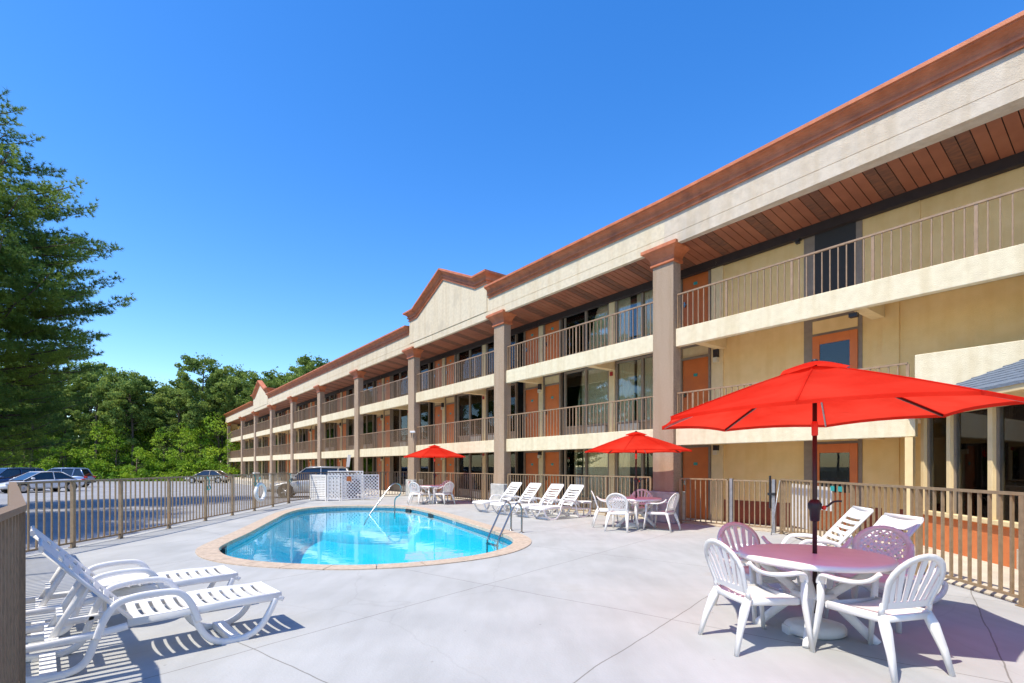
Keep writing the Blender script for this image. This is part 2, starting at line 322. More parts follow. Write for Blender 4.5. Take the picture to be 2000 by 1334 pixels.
def angs(polys, extra):
    A = [math.atan2(p[1]-PC[1], p[0]-PC[0]) for p in extra]
    for P in polys: A += [math.atan2(p[1]-PC[1], p[0]-PC[0]) for p in P]
    return sorted(set(A))
AA = angs([deckpoly, lotpoly, farpoly], cop)
def ringmesh(inner, outer, z, name, m, z2=None):
    b = MB(); n = len(AA); vi = []; vo = []
    for a in AA:
        d = np.array((math.cos(a), math.sin(a))); p = PC+d*rayhit(inner, d); q = PC+d*rayhit(outer, d)
        vi.append((*p, z)); vo.append((*q, z if z2 is None else z2))
    b.add(vi+vo, [(i, (i+1) % n, n+(i+1) % n, n+i) for i in range(n)])
    o = b.build(name, m); tag(o, kind='structure'); return o
ringmesh(cop, deckpoly, 0, 'pool_deck', M['deck'])
ringmesh(deckpoly, lotpoly, -.22, 'parking_lot', M['asphalt'], -.5)
ringmesh(lotpoly, farpoly, -.505, 'ground', M['floor'])
def lotz(x, y):
    d = np.array((x, y))-PC; l = np.linalg.norm(d); d = d/l; a, b_ = rayhit(deckpoly, d), rayhit(lotpoly, d); return -.22-.28*min(1, max(0, (l-a)/(b_-a)))
# deck edge kerb
b = MB(); b.sweep([(p[0], p[1], -.152) for p in deckpoly], .05, .30, n=4, closed=True); tag(b.build('deck_kerb', M['conc']), kind='structure')
# walkways
b = MB(); b.prism([W(-8, 11.63), W(79, 11.63), W(79, 12.9), W(-8, 12.9)][::-1], 'z', -.6, .012); b.prism([(5.8, 9.9), W(5.2, 11.61), W(2.6, 11.61), (8.2, 9.2), (8.2, -4), (5.28, -4), (5.42, 3)][::-1], 'z', -.2, .006)
b.prism([W(24, 10.2), W(79, 10.2), W(79, 11.62), W(24, 11.62)][::-1], 'z', -.6, .0)
tag(b.build('walkway', M['walk']), kind='structure')

pr = empty('swimming_pool', (PC[0], PC[1], 0)); tag(pr, 'blue swimming pool with rounded corners and a pinkish stone coping', 'swimming pool')
def loc2(pts): return [(p[0]-PC[0], p[1]-PC[1]) for p in pts]
pl, cl = loc2(pool), loc2(cop); n = len(pl)
def ringz(b, A, za, B, zb, smooth=False):
    n = len(A); b.add([(*p, za) for p in A]+[(*p, zb) for p in B], [(i, (i+1) % n, n+(i+1) % n, n+i) for i in range(n)], smooth)
# coping in stones with joints between them
b = MB(); inn = loc2(offs(pool, -.03)); stones = 44; per = n/stones
cum = [0]
for i in range(n): cum.append(cum[-1]+math.dist(pool[i], pool[(i+1) % n]))
def at(P, d):
    d %= cum[-1]; i = max(j for j in range(n) if cum[j] <= d+1e-9); t = (d-cum[i])/(cum[i+1]-cum[i]); a, c = P[i], P[(i+1) % n]
    return (a[0]+(c[0]-a[0])*t, a[1]+(c[1]-a[1])*t)
SL = cum[-1]/46
for k in range(46):
    ds = [k*SL+.006+(SL-.012)*j/6 for j in range(7)]
    A = [at(inn, d) for d in ds]; B = [at(cl, d) for d in ds]; m = 7
    z = .014
    vs_ = [(*p, z-.006) for p in A]+[(*p, z) for p in [((a[0]*.93+c[0]*.07), (a[1]*.93+c[1]*.07)) for a, c in zip(A, B)]]+[(*p, z) for p in B]+[(*p, -.06) for p in A]+[(*p, -.06) for p in B]
    fs = [(i, i+1, m+i+1, m+i) for i in range(6)]+[(m+i, m+i+1, 2*m+i+1, 2*m+i) for i in range(6)]+[(3*m+i, 3*m+i+1, i+1, i) for i in range(6)]+[(2*m+i, 2*m+i+1, 4*m+i+1, 4*m+i) for i in range(6)]
    fs += [(0, m, 2*m, 4*m, 3*m), (m-1, 2*m-1, 3*m-1, 5*m-1, 4*m-1)]
    b.add(vs_, fs)
b.build('coping', M['coping'], pr)
b = MB(); ringz(b, loc2(offs(pool, -.01)), -.012, loc2(offs(pool, .33)), -.014); b.build('mortar', M['conc'], pr)
b = MB(); ringz(b, pl, -.012, pl, -.24); o = b.build('tile_band', M['tileband'], pr)
uv = o.data.uv_layers.new(name='UVMap')
for poly in o.data.polygons:
    for li in poly.loop_indices:
        vi = o.data.loops[li].vertex_index; i = vi % n; d = cum[i]
        if i == 0 and any(o.data.vertices[x].index % n == n-1 for x in poly.vertices): d = cum[-1]
        uv.data[li].uv = (d, o.data.vertices[vi].co.z)
b = MB(); fl = loc2(offs(pool, -.45))
def dep(p):   # deeper towards the near end
    return -1.15-.6*max(0, min(1, (3-p[1])/6))
i1 = loc2(offs(pool, -.10))
vs_ = [(*p, -.24) for p in pl]+[(*p, dep(p)+.5) for p in i1]+[(*p, dep(p)) for p in fl]
b.add(vs_, [(i, (i+1) % n, n+(i+1) % n, n+i) for i in range(n)]+[(n+i, n+(i+1) % n, 2*n+(i+1) % n, 2*n+i) for i in range(n)], True)
cen = [(p[0]*.5, p[1]*.5) for p in fl]
b.add([(*p, dep(p)) for p in fl]+[(*p, dep(p)-.05) for p in cen]+[(0, 0, dep((0, 0))-.05)], [(i, (i+1) % n, n+(i+1) % n, n+i) for i in range(n)]+[(n+i, n+(i+1) % n, 2*n) for i in range(n)], True)
b.build('basin', M['plaster'], pr)
b = MB()      # entry steps at the far corner
for k in range(3):
    r = 1.0+.42*k; z1 = -.38-.24*k; c = (-4.5-PC[0], 19.1-PC[1])
    b.lathe([(r, -1.3), (r, z1-.02), (r-.02, z1), (0, z1)], 40, c, 1.35, .95)
b.build('step', M['plaster'], pr)
b = MB(); b.add([(*p, -.115) for p in pl]+[(0, 0, -.115)], [(i, (i+1) % n, n) for i in range(n)]); b.build('water', M['water'], pr, fixn=False)
b = MB()      # skimmer mouths and step edge marks
for (x, y, a) in ((-2.62, 16.63, ang(u)), (-3.72, 18.42, 2.3), (-5.47, 9.72, -1.15)):
    T = Matrix.Translation((x-PC[0], y-PC[1], 0)) @ Matrix.Rotation(a, 4, 'Z'); b.box(-.16, .16, -.035, .035, -.2, -.05, T)
b.build('skimmer', M['black'], pr)
b = MB()      # depth marking on the tiles
T = Matrix.Translation((-1.62-PC[0], 14.47-PC[1], -.07)) @ Matrix.Rotation(math.atan2(-1.9, .84), 4, 'Z')
def letter(L_, x, h=.09, w_=.055, t=.013):
    seg = {'F': [(0, 0, 0, 1), (0, 1, 1, 1), (0, .5, .8, .5)], 'T': [(.5, 0, .5, 1), (0, 1, 1, 1)], '5': [(1, 1, 0, 1), (0, 1, 0, .5), (0, .5, 1, .5), (1, .5, 1, 0), (1, 0, 0, 0)]}[L_]
    for a in seg:
        x0, x1 = sorted((a[0], a[2])); z0, z1 = sorted((a[1], a[3]))
        b.box(x+x0*w_-t/2, x+x1*w_+t/2, -.012, -.004, (z0-.5)*h-t/2, (z1-.5)*h+t/2, T)
letter('5', -.16); letter('F', -.02); letter('T', .07)
b.build('depth_marking', M['paint'], pr)

def rail_thing(name, paths, label, catg, base, extras=(), r=.021):
    e = empty(name, base); tag(e, label, catg)
    for P in paths:
        mb = MB(); mb.tube([(p[0]-base[0], p[1]-base[1], p[2]-base[2]) for p in cat(P, 8)], r, 12); mb.build('rail', M['steel'], e)
    for (nm, mb) in extras: mb.build(nm, M['steel'], e)
    return e
b0 = np.array((-.02, 11.9)); b1 = np.array((.22, 11.5)); di = np.array((-.87, -.5))
def lad(b_):
    q = lambda d, z: (*(b_+di*d), z)
    return [q(0, 0), q(0, .2), q(0, .48), q(.03, .60), q(.10, .665), q(.18, .63), q(.26, .52), q(.45, .16), q(.57, -.07), q(.62, -.25), q(.62, -.9)]
ex = MB()
for z in (-.25, -.5, -.75):
    a = b0+di*.62; c_ = b1+di*.62; ex.bar((a[0]-b0[0], a[1]-b0[1], z), (c_[0]-b0[0], c_[1]-b0[1], z), .08, .03)
ex2 = MB(); 
for q in (b0, b1): ex2.lathe([(.055, .0), (.055, .012), (.03, .02)], 16, (q[0]-b0[0], q[1]-b0[1]))
rail_thing('pool_ladder', [lad(b0), lad(b1)], 'stainless steel pool ladder with two arched rails at the near right pool edge', 'pool ladder', (b0[0], b0[1], 0), [('rung', ex), ('flange', ex2)])
rail_thing('pool_handrail', [[(-4.85, 16.75, -.45), (-4.7, 16.95, -.1), (-4.35, 17.3, .48), (-4.15, 17.5, .80), (-4.03, 17.62, .90), (-3.9, 17.75, .86), (-3.85, 17.8, .68), (-3.9, 17.8, .5), (-4.05, 17.85, .38), (-4.1, 17.9, .2), (-4.1, 17.9, -.35)]], 'single curved steel handrail over the pool steps at the far end', 'handrail', (-4.4, 17.4, 0))

# ---------------------------------------------------------------- motel building
S0 = 38.0
bl = empty('motel_building', (*W(S0, 11.5), 0), ang(u)); tag(bl, 'long three storey cream motel with open balconies, taupe columns and terracotta cornice', 'building')
def L3(s, v, z): return (s-S0, 11.5-v, z)
class BB(MB):
    def b(s, s0, s1, v0, v1, z0, z1): s.box(s0-S0, s1-S0, 11.5-v1, 11.5-v0, z0, z1); return s
    def put(s, name, m, **k): return s.build(name, m, k.pop('parent', bl), **k)
VF, VW = 11.60, 12.90          # balcony front, room wall
PER = 7.45; CW = .65
cols = [8.06+7.43*i for i in range(9)]+[77.4]
FL = [0.0, 2.51, 5.10]; CE = [2.36, 4.93, 7.0]
SE, SW = -7.0, 78.4
# walls
for i, (z0, z1) in enumerate(((.0, 2.36), (2.51, 4.93), (5.10, 7.30))):
    BB().b(SE if i else 2.9, 7.55, VW, VW+.25, z0, z1).put('wall', M['wall'])
BB().b(2.9, 7.45, VW-.006, VW+.1, 0, .60).put('wainscot', M['redbrown'])
q = BB()
q.b(7.75, 75.2, VW+.9, VW+1.1, 0, 7.3); q.put('room_core', M['dark'])  # near-black wall behind the windows, its colour standing in for room shade
BB().b(75.2, 78.3, VW-.02, VW+.3, 0, 7.3).b(78.05, 78.3, 11.9, VW, 0, 7.3).put('stair_wall', M['wall'])
BB().b(SE, 78.3, VW+1.1, 24, 0, 7.25).put('rear_wing', M['wall'])
BB().b(SE, 78.3, VW+.02, 24.2, 7.32, 7.5).put('roof', M['conc'])
# balcony slabs, front beams, cross beams, ceilings
for z in (2.51, 5.10):
    s_end = 2.95 if z < 3 else SE
    BB().b(s_end, 77.3, VF+.17, VW-.004, z-.15, z-.004).put('balcony_floor', M['ceil'])
    xs = [s_end]+[c for c in cols]
    prev = s_end
    for c in cols:
        if c-prev > 1: BB().b(prev+.004, c-.004, VF, VF+.16, z-.47, z).put('balcony_beam', M['slab'], bevel=.012)
        prev = c+CW
    for k in range(-1, 9):
        for s_ in (11.37+PER*k, 14.95+PER*k):
            if s_ > s_end+.4 and s_ < 77: BB().b(s_-.12, s_+.12, VF+.164, VW-.008, z-.45, z-.154).put('cross_beam', M['pil'])
# soffit of boards
pat = random.Random(4)
for (nm, test) in (('soffit', 0), ('soffit_vent', 1)):
    q = BB(); s_ = SE; k = 0
    while s_ < 77.5:
        dk = (k % 6) in (4, 5) and pat.random() < 2
        if dk == bool(test): q.prism([(11.5-11.52, 7.27), (11.5-VW, 7.07), (11.5-VW, 7.085), (11.5-11.52, 7.285)], 'x', s_-S0, s_+.184-S0)
        s_ += .2; k += 1
    mm = mat('soffit_brown', (.33, .115, .055), (.26, .085, .04), 2, .6, .1, 30) if not test else mat('soffit_stained', (.13, .055, .032), (.22, .08, .038), 5, .7, .1, 30, stretch=(1, 3, 1))
    q.put(nm, mm)
BB().b(SE, 77.5, 11.6, VW+.02, 7.336, 7.36).prism([(11.5-11.52, 7.31), (11.5-VW, 7.11), (11.5-VW, 7.14), (11.5-11.52, 7.335)], 'x', SE-S0, 77.4-S0).put('soffit_backing', M['darkbeam'])
BB().b(SE, 77.4, VW-.16, VW-.01, 6.88, 7.09).put('soffit_beam', M['darkbeam'])
# columns
for i, c in enumerate(cols):
    z0 = 0 if i > 7 else .82
    BB().b(c, c+CW, 11.5, 11.83, z0+.004 if z0 else 0, 6.95).put('column', M['taupe'], bevel=.01)
    if z0: BB().b(c-.09, c+CW+.13, 11.42, 11.95, 0, .82).put('column_base', M['conc'], bevel=.025)
    q = BB(); pf = [(0.015, 6.86), (.05, 6.87), (.05, 6.93), (.035, 6.95), (.045, 7.02), (.09, 7.10), (.15, 7.17), (.22, 7.22), (.23, 7.225), (.23, 7.31)]
    vs_ = []
    for o_, z in pf: vs_ += [L3(c-o_, 11.5-o_, z), L3(c+CW+o_, 11.5-o_, z), L3(c+CW+o_, 11.83+o_*.6, z), L3(c-o_, 11.83+o_*.6, z)]
    m_ = len(pf); q.add(vs_, [(j*4+k, j*4+(k+1) % 4, (j+1)*4+(k+1) % 4, (j+1)*4+k) for j in range(m_-1) for k in range(4)]+[(3, 2, 1, 0), (m_*4-4, m_*4-3, m_*4-2, m_*4-1)])
    q.put('capital', M['copper'])
# fascia
VC = 11.40
SB = cols[0]+.2                           # the fascia turns slightly forward towards the camera here
def gab(c): return [(c-3.35, 7.53), (c-3.35, 8.64), (c-2.55, 8.64), (c, 9.74), (c+2.55, 8.64), (c+3.35, 8.64), (c+3.35, 7.53)]
G1, G2 = 19.8, 56.95
q = BB(); q.b(SB, SW+.2, VC, 11.72, 7.52, 8.05).b(SB, SW+.2, VC-.012, 11.515, 7.24, 7.30).b(SB, SW+.2, VC-.012, 11.72, 7.345, 7.50).b(SB, SW+.2, VC-.012, 11.515, 7.30, 7.345).b(SB, SW+.2, VC+.01, 11.70, 7.499, 7.521)
q.put('fascia', M['stucco'])
for g in (G1, G2):
    q = BB(); q.prism([(p[0]-S0, p[1]) for p in gab(g)], 'y', 11.5-(VC-.03), 11.5-11.75); q.put('gable', M['stucco'])
b2 = math.tan(R(2.0)); 
def bent(s_, v): return v-(SB-s_)*b2 if s_ < SB else v
q = BB()
for (z0, z1, dv, vb) in ((7.24, 7.345, -.012, 11.515), (7.345, 7.50, -.012, 11.72), (7.499, 7.521, .01, 11.72), (7.52, 8.05, 0, 11.72)):
    P = [(SB-.002, VC+dv), (SE, bent(SE, VC+dv)), (SE, vb), (SB-.002, vb)]
    q.prism([(p[0]-S0, 11.5-p[1]) for p in P], 'z', z0, z1)
q.put('fascia', M['stucco2'])
PF = [(0, 0), (.07, 0), (.085, .035), (.035, .05), (.035, .085), (.07, .115), (.135, .125), (.15, .165), (.10, .18), (.115, .22), (.16, .27), (.24, .31), (.34, .335), (.345, .355), (.40, .36), (.40, .43), (0, .45), (-.3, .45)]
def cornice(path, name='cornice'):          # path: list of (s,v,z,(Os,Ov),(Hs,Hz))
    q = BB(); vs_ = []; m_ = len(PF)
    for (s_, v, z, O, H) in path:
        for (o_, h) in [(a_*.62, b_) for a_, b_ in PF]: vs_.append(L3(s_+O[0]*o_+H[0]*h, v+O[1]*o_, z+H[1]*h))
    fs = [(i*m_+k, i*m_+k+1, (i+1)*m_+k+1, (i+1)*m_+k) for i in range(len(path)-1) for k in range(m_-1)]
    q.add(vs_, fs+[tuple(range(m_)), tuple((len(path)-1)*m_+k for k in range(m_))[::-1]]); return q.put(name, M['copper'])
F_, U_ = (0, -1), (0, 1)
vc = VC-.002
cornice([(SE, bent(SE, vc), 8.0, F_, U_), (SB, vc, 8.0, F_, U_), (G1-3.35-.12, vc, 8.0, F_, U_)])
cornice([(G1+3.35+.1, vc, 8.0, F_, U_), (G2-3.45, vc, 8.0, F_, U_)])
cornice([(G2+3.45, vc, 8.0, F_, U_), (SW+.2, vc, 8.0, (1, -1), U_), (SW+.2, 13, 8.0, (1, 0), U_)])
for g in (G1, G2):
    zs, vg = 8.62, VC-.034
    th = math.atan2(1.1, 2.55)
    kink = (-math.tan(th/2), 1)
    cornice([(g-3.35, 12.3, zs, (-1, 0), U_), (g-3.35, vg, zs, (-1, -1), U_), (g-2.55, vg, zs, F_, kink), (g, vg, zs+1.1, F_, (0, 1/math.cos(th))), (g+2.55, vg, zs, F_, (-kink[0], 1)), (g+3.35, vg, zs, (1, -1), U_), (g+3.35, 12.3, zs, (1, 0), U_)], 'gable_cornice')
# railings
def railing(s0, s1, z, parent=None):
    q = BB(); v = VF+.05
    q.bar(L3(s0, v, z+.90), L3(s1, v, z+.90), .045, .035);
    m_ = max(2, round((s1-s0)/.152)); 
    for k in range(m_+1):
        s_ = s0+(s1-s0)*k/m_; big = (k % 10 == 0)
        w_ = .05 if big else .020
        q.box(s_-S0-w_/2, s_-S0+w_/2, 11.5-v-.012, 11.5-v+.012, z-.03, z+.885)
    q.put('railing', M['rail'])
for z in (2.51, 5.10):
    prev = 3.05 if z < 3 else SE
    for c in cols:
        if c-prev > 1: railing(prev+.03, c-.03, z)
        prev = c+CW
# doors and windows
def door(s0, s1, z, glazed=False, near=False, opened=False):
    zt = z+2.02; q = BB(); ft = CE[FL.index(z)]
    q.b(s0-.07, s0, VW-.03, VW+.1, z, ft).b(s1, s1+.07, VW-.03, VW+.1, z, ft).b(s0, s1, VW-.03, VW+.1, zt, zt+.06).b(s0, s1, VW-.03, VW+.1, ft-.06, ft)
    f = q.put('door_frame', M['frame'])
    BB().b(s0, s1, VW+.012, VW+.09, zt+.06, ft-.06).put('transom', M['pil'])
    if opened:
        BB().b(s0, s1, VW+.85, VW+.9, z, zt).put('doorway_shade_sheet', M['dark']); return  # dark panel standing in for the shade inside an open door
    if glazed:
        q = BB(); a, b_ = s0+.01, s1-.01
        q.b(a, a+.14, VW+.02, VW+.07, z+.01, zt).b(b_-.14, b_, VW+.02, VW+.07, z+.01, zt).b(a+.14, b_-.14, VW+.02, VW+.07, zt-.25, zt).b(a+.14, b_-.14, VW+.02, VW+.07, z+.01, z+.85)
        d = q.put('door', M['door'], bevel=.004)
        BB().b(a+.14, b_-.14, VW+.04, VW+.045, z+.85, zt-.25).put('pane', M['glass'], parent=d)
        BB().b(a+.14, b_-.14, VW+.3, VW+.31, z+.85, zt-.25).put('pane_shade_sheet', M['dark'], parent=d)  # dark panel behind the pane, coloured as the room's shade
    else:
        d = BB().b(s0+.01, s1-.01, VW+.02, VW+.07, z+.01, zt).put('door', M['door'], bevel=.004)
        mid = (s0+s1)/2
        if near: BB().b(mid-.06, mid+.06, VW+.008, VW+.018, z+1.52, z+1.60).put('number_plate', M['teal'], parent=d)
    hs_ = s1-.09 if not glazed else s1-.08
    if near: BB().b(hs_-.02, hs_+.02, VW-.03, VW+.018, z+.95, z+1.1).b(hs_-.08, hs_+.02, VW-.045, VW-.025, z+1.0, z+1.02).put('handle', M['steel'], parent=d)
cv = random.Random(7)
def window(s0, s1, z, near=False, flip=False):
    zt = CE[FL.index(z)]-.02; zb = z+.42; mid = (s0+s1)/2; q = BB()
    for a, b_ in ((s0, s0+.07), (mid-.04, mid+.04), (s1-.07, s1)): q.b(a, b_, VW-.02, VW+.08, z, zt)
    for a, b_ in ((s0+.07, mid-.04), (mid+.04, s1-.07)): q.b(a, b_, VW-.016, VW+.08, zt-.07, zt).b(a, b_, VW-.016, VW+.08, zb-.06, zb).b(a, b_, VW-.016, VW+.08, z, z+.04).b(a, b_, VW+.03, VW+.08, z+.04, zb-.06)
    f = q.put('window', M['frame'])
    BB().b(s0+.07, s1-.07, VW+.03, VW+.038, zb, zt-.07).put('pane', M['glass'], parent=f)
    q = BB(); rng = [(s0+.07, s0+cv.uniform(.5, 1.0)), (s1-cv.uniform(.45, .95), s1-.07)]
    if cv.random() < .6: rng = [(s0+.07, mid+cv.uniform(-.1, .3)), (mid+cv.uniform(.35, .6), s1-.07)]
    for a, b_ in rng:
        m_ = max(4, int((b_-a)/.03)); P = [(a+(b_-a)*k/m_-S0, 11.5-(VW+.075+.02*math.sin(k*1.9+cv.random()))) for k in range(m_+1)]
        q.add([(*p, zb) for p in P]+[(*p, zt-.05) for p in P], [(k, k+1, m_+2+k, m_+1+k) for k in range(m_)], True)
    q.put('curtain', M['curtain'], parent=f)
    g0, g1 = ((mid+.12, s1-.15) if flip else (s0+.15, mid-.12))
    q = BB().b(g0, g1, VW-.05, VW+.02, z+.05, z+.34)
    for k in range(7): q.b(g0+.03, g1-.03, VW-.062, VW-.052, z+.07+k*.036, z+.085+k*.036)
    q.put('air_conditioner', M['grey'], parent=f)
for fi, z in enumerate(FL):
    for k in range(0, 9):
        near = k < 3
        a = 11.37+PER*k; d_ = 14.95+PER*k
        window(a-2.30, a-.13, z, near, True); window(a+.13, a+2.30, z, near)
        door(d_-1.02, d_-.19, z, near=near)
        if d_+1.1 < 75: door(d_+.16, d_+1.0, z, near=near)
        for s_ in (a, d_):
            if s_ < 75.2: BB().b(s_-.12, s_+.12, VW-.045, VW+.3, z, CE[fi]).put('pilaster', M['pil'])
            if k < 5 and s_ < 75:
                if s_ == a: BB().b(s_-.05, s_+.05, VW-.09, VW-.05, z+1.95, z+2.08).put('fire_alarm', M['alarm'])
                else:
                    lp = BB().b(s_-.07, s_+.07, VW-.13, VW-.05, z+1.92, z+2.14).put('wall_lamp', M['plast']); BB().b(s_-.055, s_+.055, VW-.16, VW-.03, z+1.80, z+1.92).put('lamp_shade', M['lamp'], parent=lp)
    # door beside the first column, lamp
    door(7.90, 8.74, z, near=True)
    BB().b(7.46, 7.80, VW-.045, VW+.3, z, CE[fi]).put('pilaster', M['pil'])
    lp = BB().b(7.56, 7.70, VW-.13, VW-.05, z+1.92, z+2.14).put('wall_lamp', M['plast']); BB().b(7.57, 7.69, VW-.16, VW-.03, z+1.80, z+1.92).put('lamp_shade', M['lamp'], parent=lp)
    # office door
    q = BB(); q.b(4.22, 5.42, VW-.02, VW-.002, z, CE[fi]); q.put('door_surround', M['frame'])
    if fi < 2:
        zt = z+2.0; q = BB(); a, b_ = 4.30, 5.22
        q.b(a, a+.15, VW-.06, VW-.022, z+.02, zt).b(b_-.15, b_, VW-.06, VW-.022, z+.02, zt).b(a+.15, b_-.15, VW-.06, VW-.022, zt-.2, zt).b(a+.15, b_-.15, VW-.06, VW-.022, z+.02, z+.9)
        d = q.put('door', M['door'], bevel=.004)
        BB().b(a+.15, b_-.15, VW-.04, VW-.035, z+.9, zt-.2).put('pane', M['glass'], parent=d); BB().b(a+.15, b_-.15, VW-.028, VW-.024, z+.9, zt-.2).put('pane_shade_sheet', M['dark'], parent=d)  # dark sheet right behind the pane stands in for the shaded room
        BB().b(b_-.10, b_-.04, VW-.10, VW-.062, z+.95, z+1.12).put('handle', M['steel'], parent=d)
        BB().b(4.30, 5.22, VW-.045, VW-.022, zt+.06, CE[fi]-.07).put('transom', M['wall'])
    else:
        BB().b(4.34, 5.18, VW-.026, VW-.021, z, z+1.98).put('doorway_shade_sheet', M['dark'])  # flat dark sheet on the wall, painted shade of an open doorway
BB().b(3.55, 3.85, VW-.03, VW+.1, 0, 2.36).b(3.55, 3.85, VW-.03, VW+.1, 2.51, 4.93).b(3.2, 3.22, VW-.03, VW+.1, 5.1, 7.0).put('pilaster', M['wall'])
q = BB(); q.b(5.47, 5.62, VW-.16, VW-.02, 6.86, 6.90).b(5.5, 5.58, VW-.1, VW-.02, 6.8, 6.9); q.put('flood_light', M['black'])
q = BB(); q.b(3.95, 4.1, VF+.17, VF+.3, 4.52, 4.6); q.put('ceiling_light', M['plast'])
# low office wing with a window bay
BB().b(SE, 2.95, 11.55, VW+.3, 2.44, 3.53).put('office_parapet', M['slab'], bevel=.012)
BB().b(2.98, 3.10, 11.56, 11.72, 0, 2.03).put('corner_post', M['pil']); BB().b(2.86, 2.94, 12.0, VW+.3, 0, 2.44).put('side_wall', M['wall'])
bay = empty('office_window_bay', (7.3, 7.4, 0), math.atan2(1, .18)); tag(bay, 'low office wing with tall windows over an orange wall and a slate roof', 'building')
# local x runs away from the camera along the bay wall, local y points left to the pool
def bb(x0, x1, y0, y1, z0, z1, name, m, parent=bay, bevel=0): q = MB(); q.box(x0, x1, y0, y1, z0, z1); return q.build(name, m, parent, bevel=bevel)
X0, X1 = -6.0, 2.25
bb(X0, X1, -.3, 0, .0, .60, 'lower_wall', M['orange']); bb(X0, X1+.02, -.32, .06, .602, .68, 'sill', M['pil'], bevel=.01)
bb(X0, -.02, .002, .02, 0, .30, 'base_band', M['stucco2'])
bb(X0, X1, -.2, .03, 2.40, 2.56, 'lintel', M['pil'])
mul = [2.18, 1.45, .48, -.5, -1.46, -2.4, -3.4, -4.4, -5.4]
for k, x in enumerate(mul):
    q = MB(); q.box(x-.05, x+.05, -.12, .035, .682, 2.398); q.build('mullion', M['pil'], bay, bevel=.006)
    if k: 
        bb(x+.05, mul[k-1]-.05, -.06, -.05, .682, 2.398, 'window', M['glass']); q = MB()
        for a in (x+.05, mul[k-1]-.075): q.box(a, a+.025, -.07, -.02, .682, 2.398)
        q.build('window_frame', M['frame'], bay)
bb(1.52, X1, -.9, -.7, 0, 2.4, 'interior_wall', M['green']); bb(X0, X1, -3.2, -3.1, 0, 2.5, 'interior_wall', M['dark']); bb(X0, X1, -3.1, -.3, -.01, .03, 'interior_floor', M['dark'])  # rear wall and floor coloured near-black as the shade of the office
bb(X0, X1, -3.1, -.2, 2.50, 2.54, 'interior_ceiling', M['ceil'])
bb(X0, X1-.3, .36, .40, 2.52, 2.64, 'gutter', M['pil']); bb(X0, X1-.3, .02, .36, 2.56, 2.59, 'eave', M['pil'])
q = MB(); sl_ = .48
q.add([(X0, .42, 2.645), (X1+.3, .42, 2.645), (X1+.3, -2.5, 2.645+sl_*2.92), (X0, -2.5, 2.645+sl_*2.92)]+[(X0, .42, 2.60), (X1+.3, .42, 2.60), (X1+.3, -2.5, 2.60+sl_*2.92), (X0, -2.5, 2.60+sl_*2.92)], [(0, 1, 2, 3), (7, 6, 5, 4), (0, 4, 5, 1), (3, 2, 6, 7), (0, 3, 7, 4), (1, 5, 6, 2)])
q.build('roof', M['shingle'], bay)
q = MB()
for k in range(1, 20):     # shingle courses
    y = .42-k*.145; z = 2.645+sl_*(.42-y); q.box(X0, X1+.3, y-.005, y+.006, z-.004, z+.012)
q.build('shingle_course', M['shingle'], bay)
q = BB()     # security camera on column three
cm = empty('security_camera', (*W(cols[2]+.05, 11.38), 3.1), 0); tag(cm, 'white security camera fixed high on a taupe column behind the far table', 'camera')
q = MB(); q.box(-.06, .2, -.05, .05, .02, .12); q.build('housing', M['white'], cm, bevel=.02); q = MB(); q.bar((.0, 0, -.2), (.0, .1, .03), .03, .03); q.build('bracket', M['plast'], cm)

# ---------------------------------------------------------------- fences
def fence(name, pts, label, h=1.2, sp=.15, post=1.55, group=None, m=None, pw=.022, postw=.06, railw=.05, gap=None, wood=False, endposts=True):
    m = m or M['fence']; e = empty(name, (*pts[0], 0)); tag(e, label, 'fence', group); o = np.array(pts[0])
    for i in range(len(pts)-1):
        a, b_ = np.array(pts[i])-o, np.array(pts[i+1])-o; L_ = np.linalg.norm(b_-a); d = (b_-a)/L_; nb = max(1, round(L_/post)); az = ang(d)
        MB().bar((*a, h), (*b_, h), railw, .035 if not wood else .04).build('top_rail', m, e)
        MB().bar((*a, .09), (*b_, .09), .03, .03).build('bottom_rail', m, e)
        for k in range(nb+1):
            if k == nb and (i < len(pts)-2 or not endposts): continue
            p = a+d*L_*k/nb; T = Matrix.Translation((*p, 0)) @ Matrix.Rotation(az, 4, 'Z')
            q = MB(); q.box(-postw/2, postw/2, -postw/2, postw/2, 0, h-.02, T); q.box(-.05, .05, -.05, .05, 0, .012, T); q.build('post', m, e)
        for k in range(nb):
            p0 = a+d*L_*k/nb; l = L_/nb; c = max(2, round(l/sp)); q = MB()
            for j in range(1, c):
                p = p0+d*l*j/c; T = Matrix.Translation((*p, 0)) @ Matrix.Rotation(az, 4, 'Z'); q.box(-pw/2, pw/2, -pw/2, pw/2, .1, h-.015, T)
            q.build('picket_panel', m, e)
    return e
fence('pool_fence', [(-8.02, 8.2), (-8.1, 10.6), (-8.38, 14.0), (-8.6, 17.1), (-8.98, 20.55)], 'long tan metal fence along the left side of the pool, against the parking lot', 1.22)
fence('pool_fence', [(-8.98, 20.62), (-8.75, 22.9), tuple(W(cols[2]-.12, 11.62)) if False else tuple(W(cols[2]+CW+.15, 11.62))], 'dark metal fence behind the white lattice screens, at the far end', 1.2, m=M['wood'])
fence('near_fence', [(-2.02, 1.72), (-3.225, 3.34), (-7.95, 8.15)], 'weathered brown fence with a wide rail at the left edge, closest to the camera', 1.225, sp=.105, m=M['wood'], railw=.085, pw=.035, postw=.075, wood=True)
fence('pool_fence', [W(cols[1]+CW+.15, 11.62), W(cols[2]-.12, 11.62)], 'brown fence panel between two columns, behind the farthest red umbrella', 1.19, m=M['fence'])
fence('pool_fence', [W(cols[0]+CW+.15, 11.62), W(cols[1]-.12, 11.62)], 'brown fence panel between two columns, behind the row of four loungers', 1.19)
fence('pool_fence', [W(7.92, 11.62), W(6.62, 11.62)], 'short brown fence panel just right of the nearest column', 1.17)
